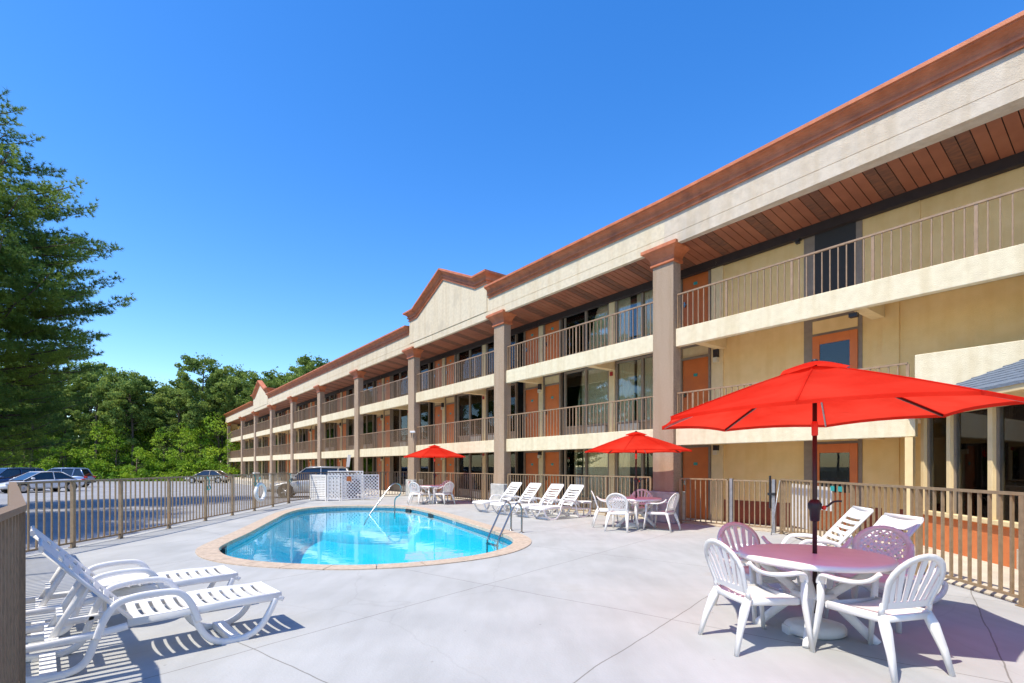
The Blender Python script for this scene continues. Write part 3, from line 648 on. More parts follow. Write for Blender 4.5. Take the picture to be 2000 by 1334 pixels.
g0, g1 = np.array(W(6.52, 11.62)), np.array(W(5.52, 11.62))
gt = empty('pool_gate', (*g0, 0), ang(g1-g0)); tag(gt, 'metal pool gate with black latch between two grey galvanised posts', 'gate')
gl = float(np.linalg.norm(g1-g0))
for x in (0, gl): q = MB(); q.box(x-.035, x+.035, -.035, .035, 0, 1.2); q.build('post', M['galv'], gt)
q = MB(); q.box(.05, gl-.05, -.018, .018, 1.14, 1.175); q.box(.05, gl-.05, -.015, .015, .1, .13)
for k in range(8): x = .06+(gl-.12)*k/7; q.box(x-.01, x+.01, -.011, .011, .13, 1.14)
q.build('gate_leaf', M['fence'], gt)
q = MB(); q.box(gl-.09, gl-.055, -.05, -.015, .55, 1.28); q.box(gl-.12, gl+.05, -.06, -.02, .84, .90); q.build('latch', M['black'], gt)
fc = (5.95, 11.3)
fence('pool_fence', [fc, (5.72, 8.6), (5.45, 5.45), (5.2, 2.5)], 'tan metal fence along the right side beside the office windows', 1.2, sp=.15, post=1.5, pw=.028)
q = MB(); q.tube([(5.62, 11.1, .0), (5.90, 11.28, 1.18)], .012, 8); tag(q.build('brace_rod', M['galv']), 'thin pale rod leaning on the fence corner by the gate', 'rod')
fd = np.array((-.085, -.996)); fo = np.array((.10, -.008))
def fp(t): p = np.array(fc)+fd*t+fo; return p
be = empty('white_board', (*fp(.2), 0), ang(fd)); tag(be, 'white stepped board standing outside the fence near the gate', 'board')
q = MB(); q.prism([(0, .22), (.98, .22), (.98, .66), (1.62, .66), (1.62, 1.10), (0, 1.12)], 'y', 0, .03); q.build('panel', M['white'], be); q = MB(); q.box(.02, .06, .005, .025, 0, .218); q.box(.9, .94, .005, .025, 0, .218); q.build('foot', M['galv'], be)
for t, lb in ((2.55, 'small teal tag on the right fence, the one nearer the white board'), (2.85, 'small teal tag on the right fence, the one farther from the white board')):
    p = np.array(fc)+fd*t*.83-fo*.18; q = MB(); q.box(-.06, .06, -.004, .004, 0, .09); tag(q.build('teal_tag', M['teal'], None, (*p, 1.05), ang(fd)), lb, 'tag', 'teal tags on the right fence')
for (x, y, lb) in ((-8.33, 14.0, 'teal rope hook tied to the left fence, the first from the camera'), (-8.56, 17.0, 'teal rope hook tied to the left fence above the white life ring'), (-8.9, 20.5, 'teal rope hook at the far end post of the left fence')):
    q = MB(); q.sweep(cat([(0, 0, 1.2), (.05, 0, 1.1), (.03, .03, .98), (.09, 0, .9), (.02, 0, .84), (.0, 0, .95)], 5), .03, .018); tag(q.build('rope_hook', M['teal'], None, (x, y, 0)), lb, 'rope hook', 'teal hooks on the left fence')
lr = empty('life_ring', (-8.5, 17.25, .62), R(-4)); tag(lr, 'white life ring hanging on the left fence', 'life ring')
q = MB(); P = [(0.02, .27*math.cos(a), .27*math.sin(a)) for a in np.linspace(0, 2*math.pi, 33)[:-1]]; q.sweep(P, .10, .13, up=(1, 0, 0), n=10, closed=True, rot=1); q.build('ring', M['white'], lr)
q = MB(); q.tube(cat([(.0, -.1, .30), (.0, .02, .5), (.0, .1, .30)], 6), .012, 6); q.build('rope', M['teal'], lr)

# ---------------------------------------------------------------- lattice screens
def lattice(name, a, b_, h, label, louver=False, z0=.05, sign=False):
    a, b_ = np.array(a), np.array(b_); L_ = float(np.linalg.norm(b_-a)); e = empty(name, (*a, 0), ang(b_-a)); tag(e, label, 'screen', 'white lattice screens')
    q = MB(); q.box(0, .04, -.02, .02, 0, h); q.box(L_-.04, L_, -.02, .02, 0, h); q.box(.04, L_-.04, -.02, .02, z0, z0+.05); q.box(.04, L_-.04, -.02, .02, h-.05, h); q.build('frame', M['white'], e)
    q = MB()
    if louver:
        k = z0+.07
        while k < h-.07: q.box(.04, L_-.04, -.008, .012, k, k+.055); k += .075
    else:
        H_ = h-z0-.1; st = .15; zb = z0+.05
        for sgn in (1, -1):
            c = -H_
            while c < L_+H_:
                x0, x1 = max(.04, c), min(L_-.04, c+H_)
                if x1-x0 > .02:
                    if sgn > 0: p, r_ = (x0, zb+x0-c), (x1, zb+x1-c)
                    else: p, r_ = (x0, zb+H_-(x0-c)), (x1, zb+H_-(x1-c))
                    q.sweep([(p[0], .006*sgn, p[1]), (r_[0], .006*sgn, r_[1])], .008, .038, up=(-sgn, 0, 1), n=4)
                c += st
    q.build('lattice_panel', M['white'], e)
    if sign: q = MB(); q.box(.22, .42, -.035, -.025, h-.28, h-.08); q.build('notice', M['orange'], e)
    return e
lattice('lattice_screen', (-8.86, 22.4), (-7.97, 21.95), 1.12, 'white slatted side panel at the left end of the lattice screens', louver=True)
lattice('lattice_screen', (-7.93, 21.95), (-7.42, 22.08), 1.12, 'narrow white lattice panel second from the left in the screen row')
lattice('lattice_screen', (-7.36, 22.08), (-6.62, 22.55), 1.12, 'white lattice panel bearing a small orange notice', sign=True)
lattice('lattice_screen', (-6.58, 22.55), (-5.95, 22.9), 1.12, 'white lattice panel at the right end of the screen row')
lattice('lattice_screen', (-8.6, 23.9), (-7.0, 24.1), 1.27, 'taller white lattice panel standing behind the screen row')
q = empty('pool_pump', (-7.1, 23.1, 0)); tag(q, 'pool filter tank coloured near-black for the dark inside the white lattice screens', 'pool equipment')
t_ = MB(); t_.lathe([(.3, 0), (.32, .1), (.32, .7), (.25, .85), (.08, .92), (0, .93)], 20); t_.build('tank', M['bronze'], q); t_ = MB(); t_.tube([(.2, -.3, .2), (.7, -.3, .2), (.7, -.3, .5)], .04, 8); t_.build('pipe', M['white'], q)  # tank colour is near-black so the gaps in the screens look dark

# ---------------------------------------------------------------- furniture
def lounger(name='sun_lounger'):
    # local: x=0 at the foot end, the body runs to -x; y across (+-.31)
    e = empty(name); HW = .30
    def sidepath(P, y): return [(p[0], y, p[1]) for p in cat(P, 6)]
    for sy in (-1, 1):
        y = sy*HW
        q = MB(); q.sweep([(0, y, .335), (-.4, y, .345), (-1.2, y, .325)], .03, .075, n=8)
        q.sweep([(0, y, .335), (-.02, y, .30)], .03, .075, n=8)
        q.build('side_rail', M['white'], e)
        q = MB(); q.sweep(sidepath([(-.05, .32), (-.10, .22), (-.19, .09), (-.33, .02), (-.50, .02), (-.62, .08), (-.70, .20), (-.74, .31)], y), .055, .045, up=(0, 1, 0), n=8)
        q.sweep([(-.30, y, .012), (-.52, y, .012)], .05, .024, n=4); q.build('leg', M['white'], e)
        q = MB(); q.sweep(sidepath([(-.70, .24), (-.76, .40), (-.84, .50), (-.95, .525), (-1.15, .52), (-1.28, .48), (-1.36, .36), (-1.40, .24)], y+sy*.02), .055, .032, up=(0, 1, 0), n=8); q.build('armrest', M['white'], e)
        q = MB(); q.sweep(sidepath([(-1.20, .30), (-1.40, .275), (-1.7, .26), (-1.94, .25), (-1.98, .20), (-1.93, .11), (-1.82, .04), (-1.68, .02), (-1.55, .03), (-1.46, .09), (-1.41, .22), (-1.39, .29)], y), .055, .045, up=(0, 1, 0), n=8)
        q.sweep([(-1.58, y, .012), (-1.78, y, .012)], .05, .024, n=4); q.build('leg', M['white'], e)
    def panel(x0, z0, x1, z1, nsl, head=0, foot=0, name_='seat', gap=.34):
        q = MB(); L_ = math.hypot(x1-x0, z1-z0); dx, dz = (x1-x0)/L_, (z1-z0)/L_; nx, nz = -dz, dx
        if nz < 0: nx, nz = -nx, -nz
        def P(t, y, h=0):
            sag = -.030*(1-(y/HW)**2)+h; return (x0+dx*t+nx*sag, y, z0+dz*t+nz*sag)
        def strip(t0, t1, ya, yb, m_=8):
            A = []; ys = [ya+(yb-ya)*k/m_ for k in range(m_+1)]
            for h in (0, -.014):
                for t in (t0, t1): A += [P(t, y, h) for y in ys]
            w_ = m_+1; f = []
            for k in range(m_): f += [(k, k+1, w_+k+1, w_+k), (2*w_+k, 3*w_+k, 3*w_+k+1, 2*w_+k+1), (k, 2*w_+k, 2*w_+k+1, k+1), (w_+k, w_+k+1, 3*w_+k+1, 3*w_+k)]
            f += [(0, w_, 3*w_, 2*w_), (m_, 2*w_+m_, 3*w_+m_, w_+m_)]
            q.add(A, f)
        strip(0, L_, -HW, -HW*.80, 2); strip(0, L_, HW*.80, HW, 2)
        t = foot
        if foot: strip(0, foot, -HW*.80, HW*.80)
        pitch = (L_-foot-head)/nsl
        for k in range(nsl):
            strip(t+pitch*gap, t+pitch, -HW*.80, HW*.80); t += pitch
        if head: strip(L_-head, L_, -HW*.80, HW*.80)
        return q.build(name_, M['resin'], e)
    panel(0, .375, -1.16, .365, 11, foot=.10)
    bt = panel(-1.17, .37, -1.70, .95, 7, head=.10, name_='backrest', gap=.46)
    q = MB(); 
    for sy in (-1, 1): q.sweep([(-1.18, sy*HW, .355), (-1.705, sy*HW, .93)], .03, .05, up=(0, 1, 0), n=6)
    q.sweep([(-1.72, -HW, .95), (-1.72, HW, .95)], .03, .05, n=6); q.build('back_frame', M['white'], e)
    q = MB()
    for sy in (-1, 1): q.sweep([(-1.45, sy*.19, .66), (-1.66, sy*.19, .27)], .05, .03, up=(0, 1, 0), n=6)
    q.box(-1.63, -1.59, -.19, .19, .38, .43); q.box(-1.70, -1.62, -.30, .30, .25, .28); q.build('prop', M['white'], e)
    MB().box(-.46, -.36, -HW, HW, .0, .05).build('cross_bar', M['white'], e); MB().box(-1.73, -1.63, -HW, HW, .0, .05).build('cross_bar', M['white'], e); MB().box(-.03, 0, -HW, HW, .30, .37).build('cross_bar', M['white'], e)
    e.scale = (.93, .93, .97); return e
L0 = lounger()
LG = 'white slatted sun loungers'
def put_lounger(x, y, a, label, first=[True]):
    if first[0]: o = L0; first[0] = False; o.location = (x, y, 0); o.rotation_euler = (0, 0, a)
    else: o = copy_tree(L0, (x, y, 0), a)
    return tag(o, label, 'sun lounger', LG)
A1 = R(42.7)
put_lounger(-2.277, 4.836, A1, 'white slatted lounger at the lower left, nearest the camera')
put_lounger(-3.11, 5.66, A1, 'white slatted lounger at the left, between the pool and the small round table')
LN = ['white lounger of the row of four, farthest from the umbrella table', 'white lounger of the row of four, second from the left', 'white lounger of the row of four, third from the left', 'white lounger of the row of four, nearest the small side table and pink chair']
for i, s_ in enumerate((13.75, 12.75, 11.7, 10.85)):
    top = np.array(W(s_, 10.75)); ft = top-nn*1.6; put_lounger(ft[0], ft[1], ang(-nn), LN[i])
put_lounger(3.15, 7.22, R(168), 'white lounger behind the near table, with its back raised against the right fence')
put_lounger(2.83, 5.80, R(180), 'white lounger partly hidden under the near umbrella, just behind the pink lattice chair')

def side_table():
    e = empty('side_table'); q = MB(); q.lathe([(.0, .425), (.215, .425), (.235, .43), (.25, .445), (.25, .40), (.235, .395), (.0, .41)], 32); q.build('table_top', M['white'], e)
    for k in range(3):
        a = 2*math.pi*k/3+.6; c, s_ = math.cos(a), math.sin(a)
        q = MB(); q.tube(cat([(.16*c, .16*s_, .40), (.225*c, .225*s_, .39), (.245*c, .245*s_, .33), (.25*c, .25*s_, .02), (.25*c, .25*s_, .0)], 5), .018, 10); q.build('leg', M['white'], e)
    return e
T0 = side_table()
for i, (x, y, lb) in enumerate(((-3.72, 4.85, 'small round white side table between the two loungers at the left'), (2.14, 15.35, 'small round white side table at the right end of the lounger row'), (1.35, 16.1, 'small round white side table between the two nearest loungers of the row'), (.55, 17.1, 'small round white side table between the two farthest loungers of the row'))):
    o = T0 if i == 0 else copy_tree(T0); o.location = (x, y, 0); o.rotation_euler = (0, 0, i*.8); tag(o, lb, 'side table', 'small round side tables')

def chair(kind):
    # faces +y; origin on the ground under the seat centre
    e = empty('garden_chair'); m = M['resin']
    def Bk(x, t, h=0):      # back surface
        return (x, -.215-.15*t+.30*x*x+h*.9, .45+.44*t+h*.3)
    q = MB(); nx, ny = 9, 7     # seat shell
    A = []
    for h in (0, -.022):
        for j in range(ny):
            for i in range(nx):
                a = -1+2*i/(nx-1); b_ = j/(ny-1); y = -.225+.47*b_; hw = .215+.025*b_
                z = .435-.022*(1-a*a)-.010*b_-(.025 if j == ny-1 else 0)+h; A.append((a*hw, y+(.02*(1-a*a) if j == ny-1 else 0), z))
    g = nx*ny; f = []
    for j in range(ny-1):
        for i in range(nx-1): k = j*nx+i; f += [(k, k+1, k+nx+1, k+nx), (g+k, g+k+nx, g+k+nx+1, g+k+1)]
    for i in range(nx-1): f += [(i, g+i, g+i+1, i+1), ((ny-1)*nx+i, (ny-1)*nx+i+1, g+(ny-1)*nx+i+1, g+(ny-1)*nx+i)]
    for j in range(ny-1): f += [(j*nx, (j+1)*nx, g+(j+1)*nx, g+j*nx), (j*nx+nx-1, g+j*nx+nx-1, g+(j+1)*nx+nx-1, (j+1)*nx+nx-1)]
    q.add(A, f, True)
    for sx in (-1, 1): q.sweep([(sx*.222, -.22, .41), (sx*.245, .22, .40)], .02, .065, n=6)
    q.sweep([(-.24, .235, .395), (.24, .235, .395)], .02, .055, n=6); q.sweep([(-.21, -.225, .405), (.21, -.225, .405)], .02, .055, n=6)
    q.build('seat', m, e)
    q = MB(); n_ = 25       # back: rim arch plus slats
    def arch(t, hw, top, base=.06):         # parameter 0..1 round the outline -> (x, t)
        if t < .28: k = t/.28; return (-hw*(.86+.14*k), base+(top*.52-base)*k)
        if t > .72: k = (1-t)/.28; return (hw*(.86+.14*k), base+(top*.52-base)*k)
        a = math.pi*(1-(t-.28)/.44); return (hw*math.cos(a), top*.52+(top*.48)*math.sin(a))
    O_ = [arch(k/(n_-1), .265, 1.0) for k in range(n_)]; I_ = [arch(k/(n_-1), .218, .90) for k in range(n_)]
    A = [Bk(x, t) for x, t in O_]+[Bk(x, t, .006) for x, t in I_]+[Bk(x, t, -.018) for x, t in O_]+[Bk(x, t, -.014) for x, t in I_]
    f = []
    for k in range(n_-1): f += [(k, k+1, n_+k+1, n_+k), (2*n_+k, 3*n_+k, 3*n_+k+1, 2*n_+k+1), (k, 2*n_+k, 2*n_+k+1, k+1), (n_+k, n_+k+1, 3*n_+k+1, 3*n_+k)]
    q.add(A, f, True)
    def strip(p, r_, w0, w1, m_=7):
        d = np.array((r_[0]-p[0], (r_[1]-p[1])*.46)); d /= np.linalg.norm(d); nxy = (-d[1], d[0]/.46); A = []
        for h in (.003, -.011):
            for sg in (-1, 1):
                for k in range(m_+1):
                    t = k/m_; w_ = (w0+(w1-w0)*t)/2*sg; A.append(Bk(p[0]+(r_[0]-p[0])*t+nxy[0]*w_, p[1]+(r_[1]-p[1])*t+nxy[1]*w_, h))
        g = m_+1; f = []
        for k in range(m_): f += [(k, k+1, g+k+1, g+k), (2*g+k, 3*g+k, 3*g+k+1, 2*g+k+1), (k, 2*g+k, 2*g+k+1, k+1), (g+k, g+k+1, 3*g+k+1, 3*g+k)]
        q.add(A, f)
    strip((-.215, .12), (.215, .12), .055, .055)
    if kind == 'fan':
        for k in range(7):
            x = (k-3)/3.0; tp = arch(.5+x*.185, .225, .915); strip((x*.165, .14), tp, .030, .047)
    else:
        cx, cy, rx, ry = 0, .56, .205, .33       # lattice oval above narrow slats
        for sg in (1, -1):
            for k in range(-8, 9):
                off = k*.042       # in metres; work in an isotropic frame y=t*.46
                d = np.array((1, sg))/math.sqrt(2); nrm = np.array((-sg, 1))/math.sqrt(2)*off
                a_ = (d[0]/rx)**2+(d[1]/(ry*.46))**2; b_ = 2*(nrm[0]*d[0]/rx**2+nrm[1]*d[1]/(ry*.46)**2); c_ = (nrm[0]/rx)**2+(nrm[1]/(ry*.46))**2-1.08; D = b_*b_-4*a_*c_
                if D > 0:
                    t0, t1 = (-b_-math.sqrt(D))/2/a_, (-b_+math.sqrt(D))/2/a_
                    strip((nrm[0]+d[0]*t0, cy+(nrm[1]+d[1]*t0)/.46), (nrm[0]+d[0]*t1, cy+(nrm[1]+d[1]*t1)/.46), .016, .016, 5)
        for k in range(7): x = (k-3)/3.0; strip((x*.165, .13), (x*.17, .32-.05*(1-x*x)), .022, .020, 3)
        for sx in (-1, 1): strip((sx*.205, .14), (sx*.215, .62), .05, .03)
    q.build('backrest', m, e)
    for sx in (-1, 1):
        q = MB(); P = cat([(sx*.262, -.235, .735), (sx*.275, -.17, .675), (sx*.29, -.06, .640), (sx*.298, .08, .635), (sx*.296, .19, .640), (sx*.288, .235, .615), (sx*.283, .250, .565)], 5)
        m_ = len(P); q.sweep(P, [.035+.032*min(1, k/(m_*.4)) for k in range(m_)], [.032]*m_, n=8); q.build('armrest', m, e)
        q = MB(); q.sweep([(sx*.283, .250, .59), (sx*.272, .255, .42), (sx*.285, .285, .2), (sx*.30, .315, 0)], [.058, .062, .050, .040], [.03, .034, .028, .024], up=(0, 1, 0), n=8); q.build('leg', m, e)
        q = MB(); q.sweep([(sx*.205, -.20, .44), (sx*.222, -.245, .34), (sx*.245, -.30, .18), (sx*.265, -.345, 0)], [.075, .085, .058, .040], [.04, .055, .04, .03], up=(0, 1, 0), n=8)
        q.sweep([(sx*.222, -.21, .43), (sx*.228, -.222, .52)], [.05, .035], [.03, .02], up=(0, 1, 0), n=6); q.build('leg', m, e)
    return e
CH = {'fan': chair('fan'), 'lattice': chair('lattice')}; used = set()
def put_chair(kind, x, y, f, label, z=0):
    a = math.atan2(f[1], f[0])-math.pi/2
    if kind in used: o = copy_tree(CH[kind], (x, y, 0), a)
    else: o = CH[kind]; used.add(kind); o.location = (x, y, 0); o.rotation_euler = (0, 0, a)
    tag(o, label, 'chair', 'white resin armchairs round the umbrella tables'); return o
put_chair('fan', 2.80, 3.92, (-.26, .97), 'white resin armchair at the lower right, nearest the camera, back turned to it')
put_chair('fan', 2.06, 4.36, (.97, .18), 'white resin armchair on the left side of the nearest table')
put_chair('fan', 2.52, 5.25, (.25, -.95), 'resin armchair with fan back in red umbrella shade, behind the nearest table at left')
put_chair('lattice', 3.53, 5.02, (-.78, -.62), 'resin armchair with lattice back in red umbrella shade, behind the nearest table at right')
t2, t3 = np.array((3.04, 12.55)), np.array((-3.12, 20.6))
for (t, nm, lat) in ((t2, 'middle table', 'lattice'), (t3, 'farthest table', 'fan')):
    put_chair('fan', *(t+(-.70, .12)), (1, -.12), 'resin armchair seen side on in red shade, left of the %s' % nm)
    put_chair(lat, *(t+(-.50, -.62)), (.5, .85), 'white resin armchair, back to the camera, at front left of the %s' % nm)
    put_chair('fan', *(t+(.30, .72)), (-.3, -.95), 'resin armchair facing the camera behind the %s, tinted red by the umbrella' % nm)
    put_chair('fan', *(t+(.46, -.58)), (-.75, .66), 'white resin armchair at the front right of the %s' % nm)

def table():
    e = empty('round_table'); q = MB(); q.lathe([(.03, .715), (.58, .715), (.60, .712), (.612, .70), (.612, .665), (.598, .662), (.595, .69), (.03, .69), (.03, .715)], 56); q.build('table_top', M['white'], e)
    for k in range(4):
        a = R(45+90*k+8); c, s_ = math.cos(a), math.sin(a); P = cat([(.52*c, .52*s_, .685), (.36*c, .36*s_, .55), (.15*c, .15*s_, .38), (.15*c, .15*s_, .32), (.30*c, .30*s_, .17), (.47*c, .47*s_, 0)], 5); m_ = len(P)
        q = MB(); q.sweep(P, .075, [.05+.03*math.exp(-((i/m_-.45)/.2)**2) for i in range(m_)], up=(-s_, c, 0), n=8); q.build('leg', M['white'], e)
    q = MB(); P = [(.16*math.cos(a), .16*math.sin(a), .36) for a in np.linspace(0, 2*math.pi, 25)[:-1]]; q.sweep(P, .03, .06, n=6, closed=True); q.build('brace_ring', M['white'], e)
    return e
TB = table(); TG = 'round white umbrella tables'
for i, (p, lb) in enumerate((((2.70, 4.59), 'round white resin table closest to the camera, under the big red umbrella'), (t2, 'round white table in front of the nearest column, under the middle red umbrella'), (t3, 'round white table farthest away, past the pool end'))):
    o = TB if i == 0 else copy_tree(TB); o.location = (p[0], p[1], 0); o.rotation_euler = (0, 0, i*.5); tag(o, lb, 'table', TG)

def umbrella(r, zr, zp, a0, loc, label, tilt=(0, 0)):
    e = empty('patio_umbrella', (*loc, 0)); tag(e, label, 'umbrella', 'red patio umbrellas')
    def rib(k): a = a0+k*math.pi/4; return np.array((math.cos(a), math.sin(a)))
    def TZ(x, y): return tilt[0]*x+tilt[1]*y
    nr = 10; q = MB(); ang_n = 8*6; A = []
    r0 = .0
    for j in range(nr+1):
        t = j/nr
        for k in range(ang_n):
            seg, fr = divmod(k, 6); fr /= 6
            d = rib(seg)*(1-fr)+rib(seg+1)*fr        # straight between the ribs
            sag = 4*fr*(1-fr)
            rr = r*t*(1-.035*sag*t*t); p = d*rr; z = zp+(zr-zp)*(t**1.12)-.022*sag*math.sin(math.pi*min(1, t*1.05))+.02*sag*t**3
            A.append((p[0], p[1], z+TZ(*p)))
    g = ang_n; f = [(j*g+k, j*g+(k+1) % g, (j+1)*g+(k+1) % g, (j+1)*g+k) for j in range(nr) for k in range(g)]
    q.add(A, f)
    E_ = [A[nr*g+k] for k in range(g)]      # short hem
    q.add(E_+[(x*1.002, y*1.002, z-.028) for x, y, z in E_], [(k, (k+1) % g, g+(k+1) % g, g+k) for k in range(g)])
    cn = q.build('canopy', M['red'], e, fixn=False)
    q = MB()
    for k in range(8):
        P = [A[j*g+k*6] for j in range(2, nr+1)]; q.sweep([(x, y, z+.004) for x, y, z in P], .014, .006, n=4)
    q.build('seam', M['red'], cn)
    q = MB(); rv = r*.20; A = []
    for j in range(6):
        t = j/5
        for k in range(ang_n):
            seg, fr = divmod(k, 6); fr /= 6; d = rib(seg)*(1-fr)+rib(seg+1)*fr; sag = 4*fr*(1-fr); p = d*rv*t*(1+.05*math.sin(seg*2.1)*t)
            A.append((p[0], p[1], zp+.040-.088*t**1.5+.022*sag*t*t*(1 if seg % 2 else .3)+TZ(*p)))
    q.add(A, [(j*g+k, j*g+(k+1) % g, (j+1)*g+(k+1) % g, (j+1)*g+k) for j in range(5) for k in range(g)], True); q.build('vent_flap', M['red'], cn, fixn=False)
    q = MB(); q.lathe([(.03, zp+.03), (.028, zp+.05), (.012, zp+.06), (0, zp+.062)], 12); q.build('finial', M['plast'], e)
    hub = zp-.30
    for k in range(8):
        d = rib(k); q = MB()
        P = [(d[0]*r*t, d[1]*r*t, zp+(zr-zp)*(t**1.12)-.018+TZ(*(d*r*t))) for t in (.03, .25, .5, .75, .985)]
        q.sweep(P, .014, .02, n=4); P = [(d[0]*.03, d[1]*.03, hub), tuple((d[0]*r*.5, d[1]*r*.5, zp+(zr-zp)*(.5**1.12)-.03+TZ(*(d*r*.5))))]
        q.sweep(P, .010, .016, n=4); q.build('rib', M['galv'] if k % 2 else M['bronze'], e)
    q = MB(); q.tube([(0, 0, .03), (0, 0, zp+.03)], .019, 14); q.build('pole', M['bronze'], e)
    q = MB(); q.lathe([(.02, hub-.03), (.04, hub-.02), (.045, hub+.01), (.02, hub+.03)], 12); q.build('hub', M['plast'], e)
    q = MB(); q.lathe([(.021, hub-.33), (.026, hub-.32), (.026, hub-.22), (.021, hub-.20)], 12); q.build('tilt_joint', M['redp'], e)
    zc = 1.12; q = MB(); q.lathe([(.02, zc-.12), (.038, zc-.11), (.043, zc-.02), (.055, zc+.0), (.058, zc+.04), (.035, zc+.075), (.02, zc+.08)], 16); cr = q.build('crank_housing', M['plast'], e)
    q = MB(); q.tube(cat([(.05, 0, zc+.01), (.10, -.02, zc+.02), (.15, -.03, zc+.06), (.22, -.03, zc+.065)], 5), .009, 8); q.build('crank_handle', M['plast'], cr)
    q = MB(); q.lathe([(0, -.02), (.018, -.014), (.02, 0), (.018, .014), (0, .02)], 12); o = q.build('knob', M['redp'], cr); o.location = (.075, -.012, zc+.005)
    q = MB(); q.lathe([(.20, 0), (.225, .015), (.225, .06), (.21, .085), (.17, .10), (.06, .105), (.05, .13), (.03, .18), (.022, .18)], 32, sx=1.15, sy=.95); q.box(-.27, -.2, -.05, .05, 0, .07); q.build('base', M['resin'], e)
    return e
umbrella(1.39, 1.95, 2.40, R(10), (2.72, 4.60), 'big red umbrella nearest the camera, over the lower right table', (.028, -.012))
umbrella(1.30, 1.86, 2.30, R(20), (t2[0], t2[1]), 'middle red umbrella, in front of the nearest column')
umbrella(1.30, 1.86, 2.30, R(33), (t3[0], t3[1]), 'smallest looking red umbrella, over the farthest table')

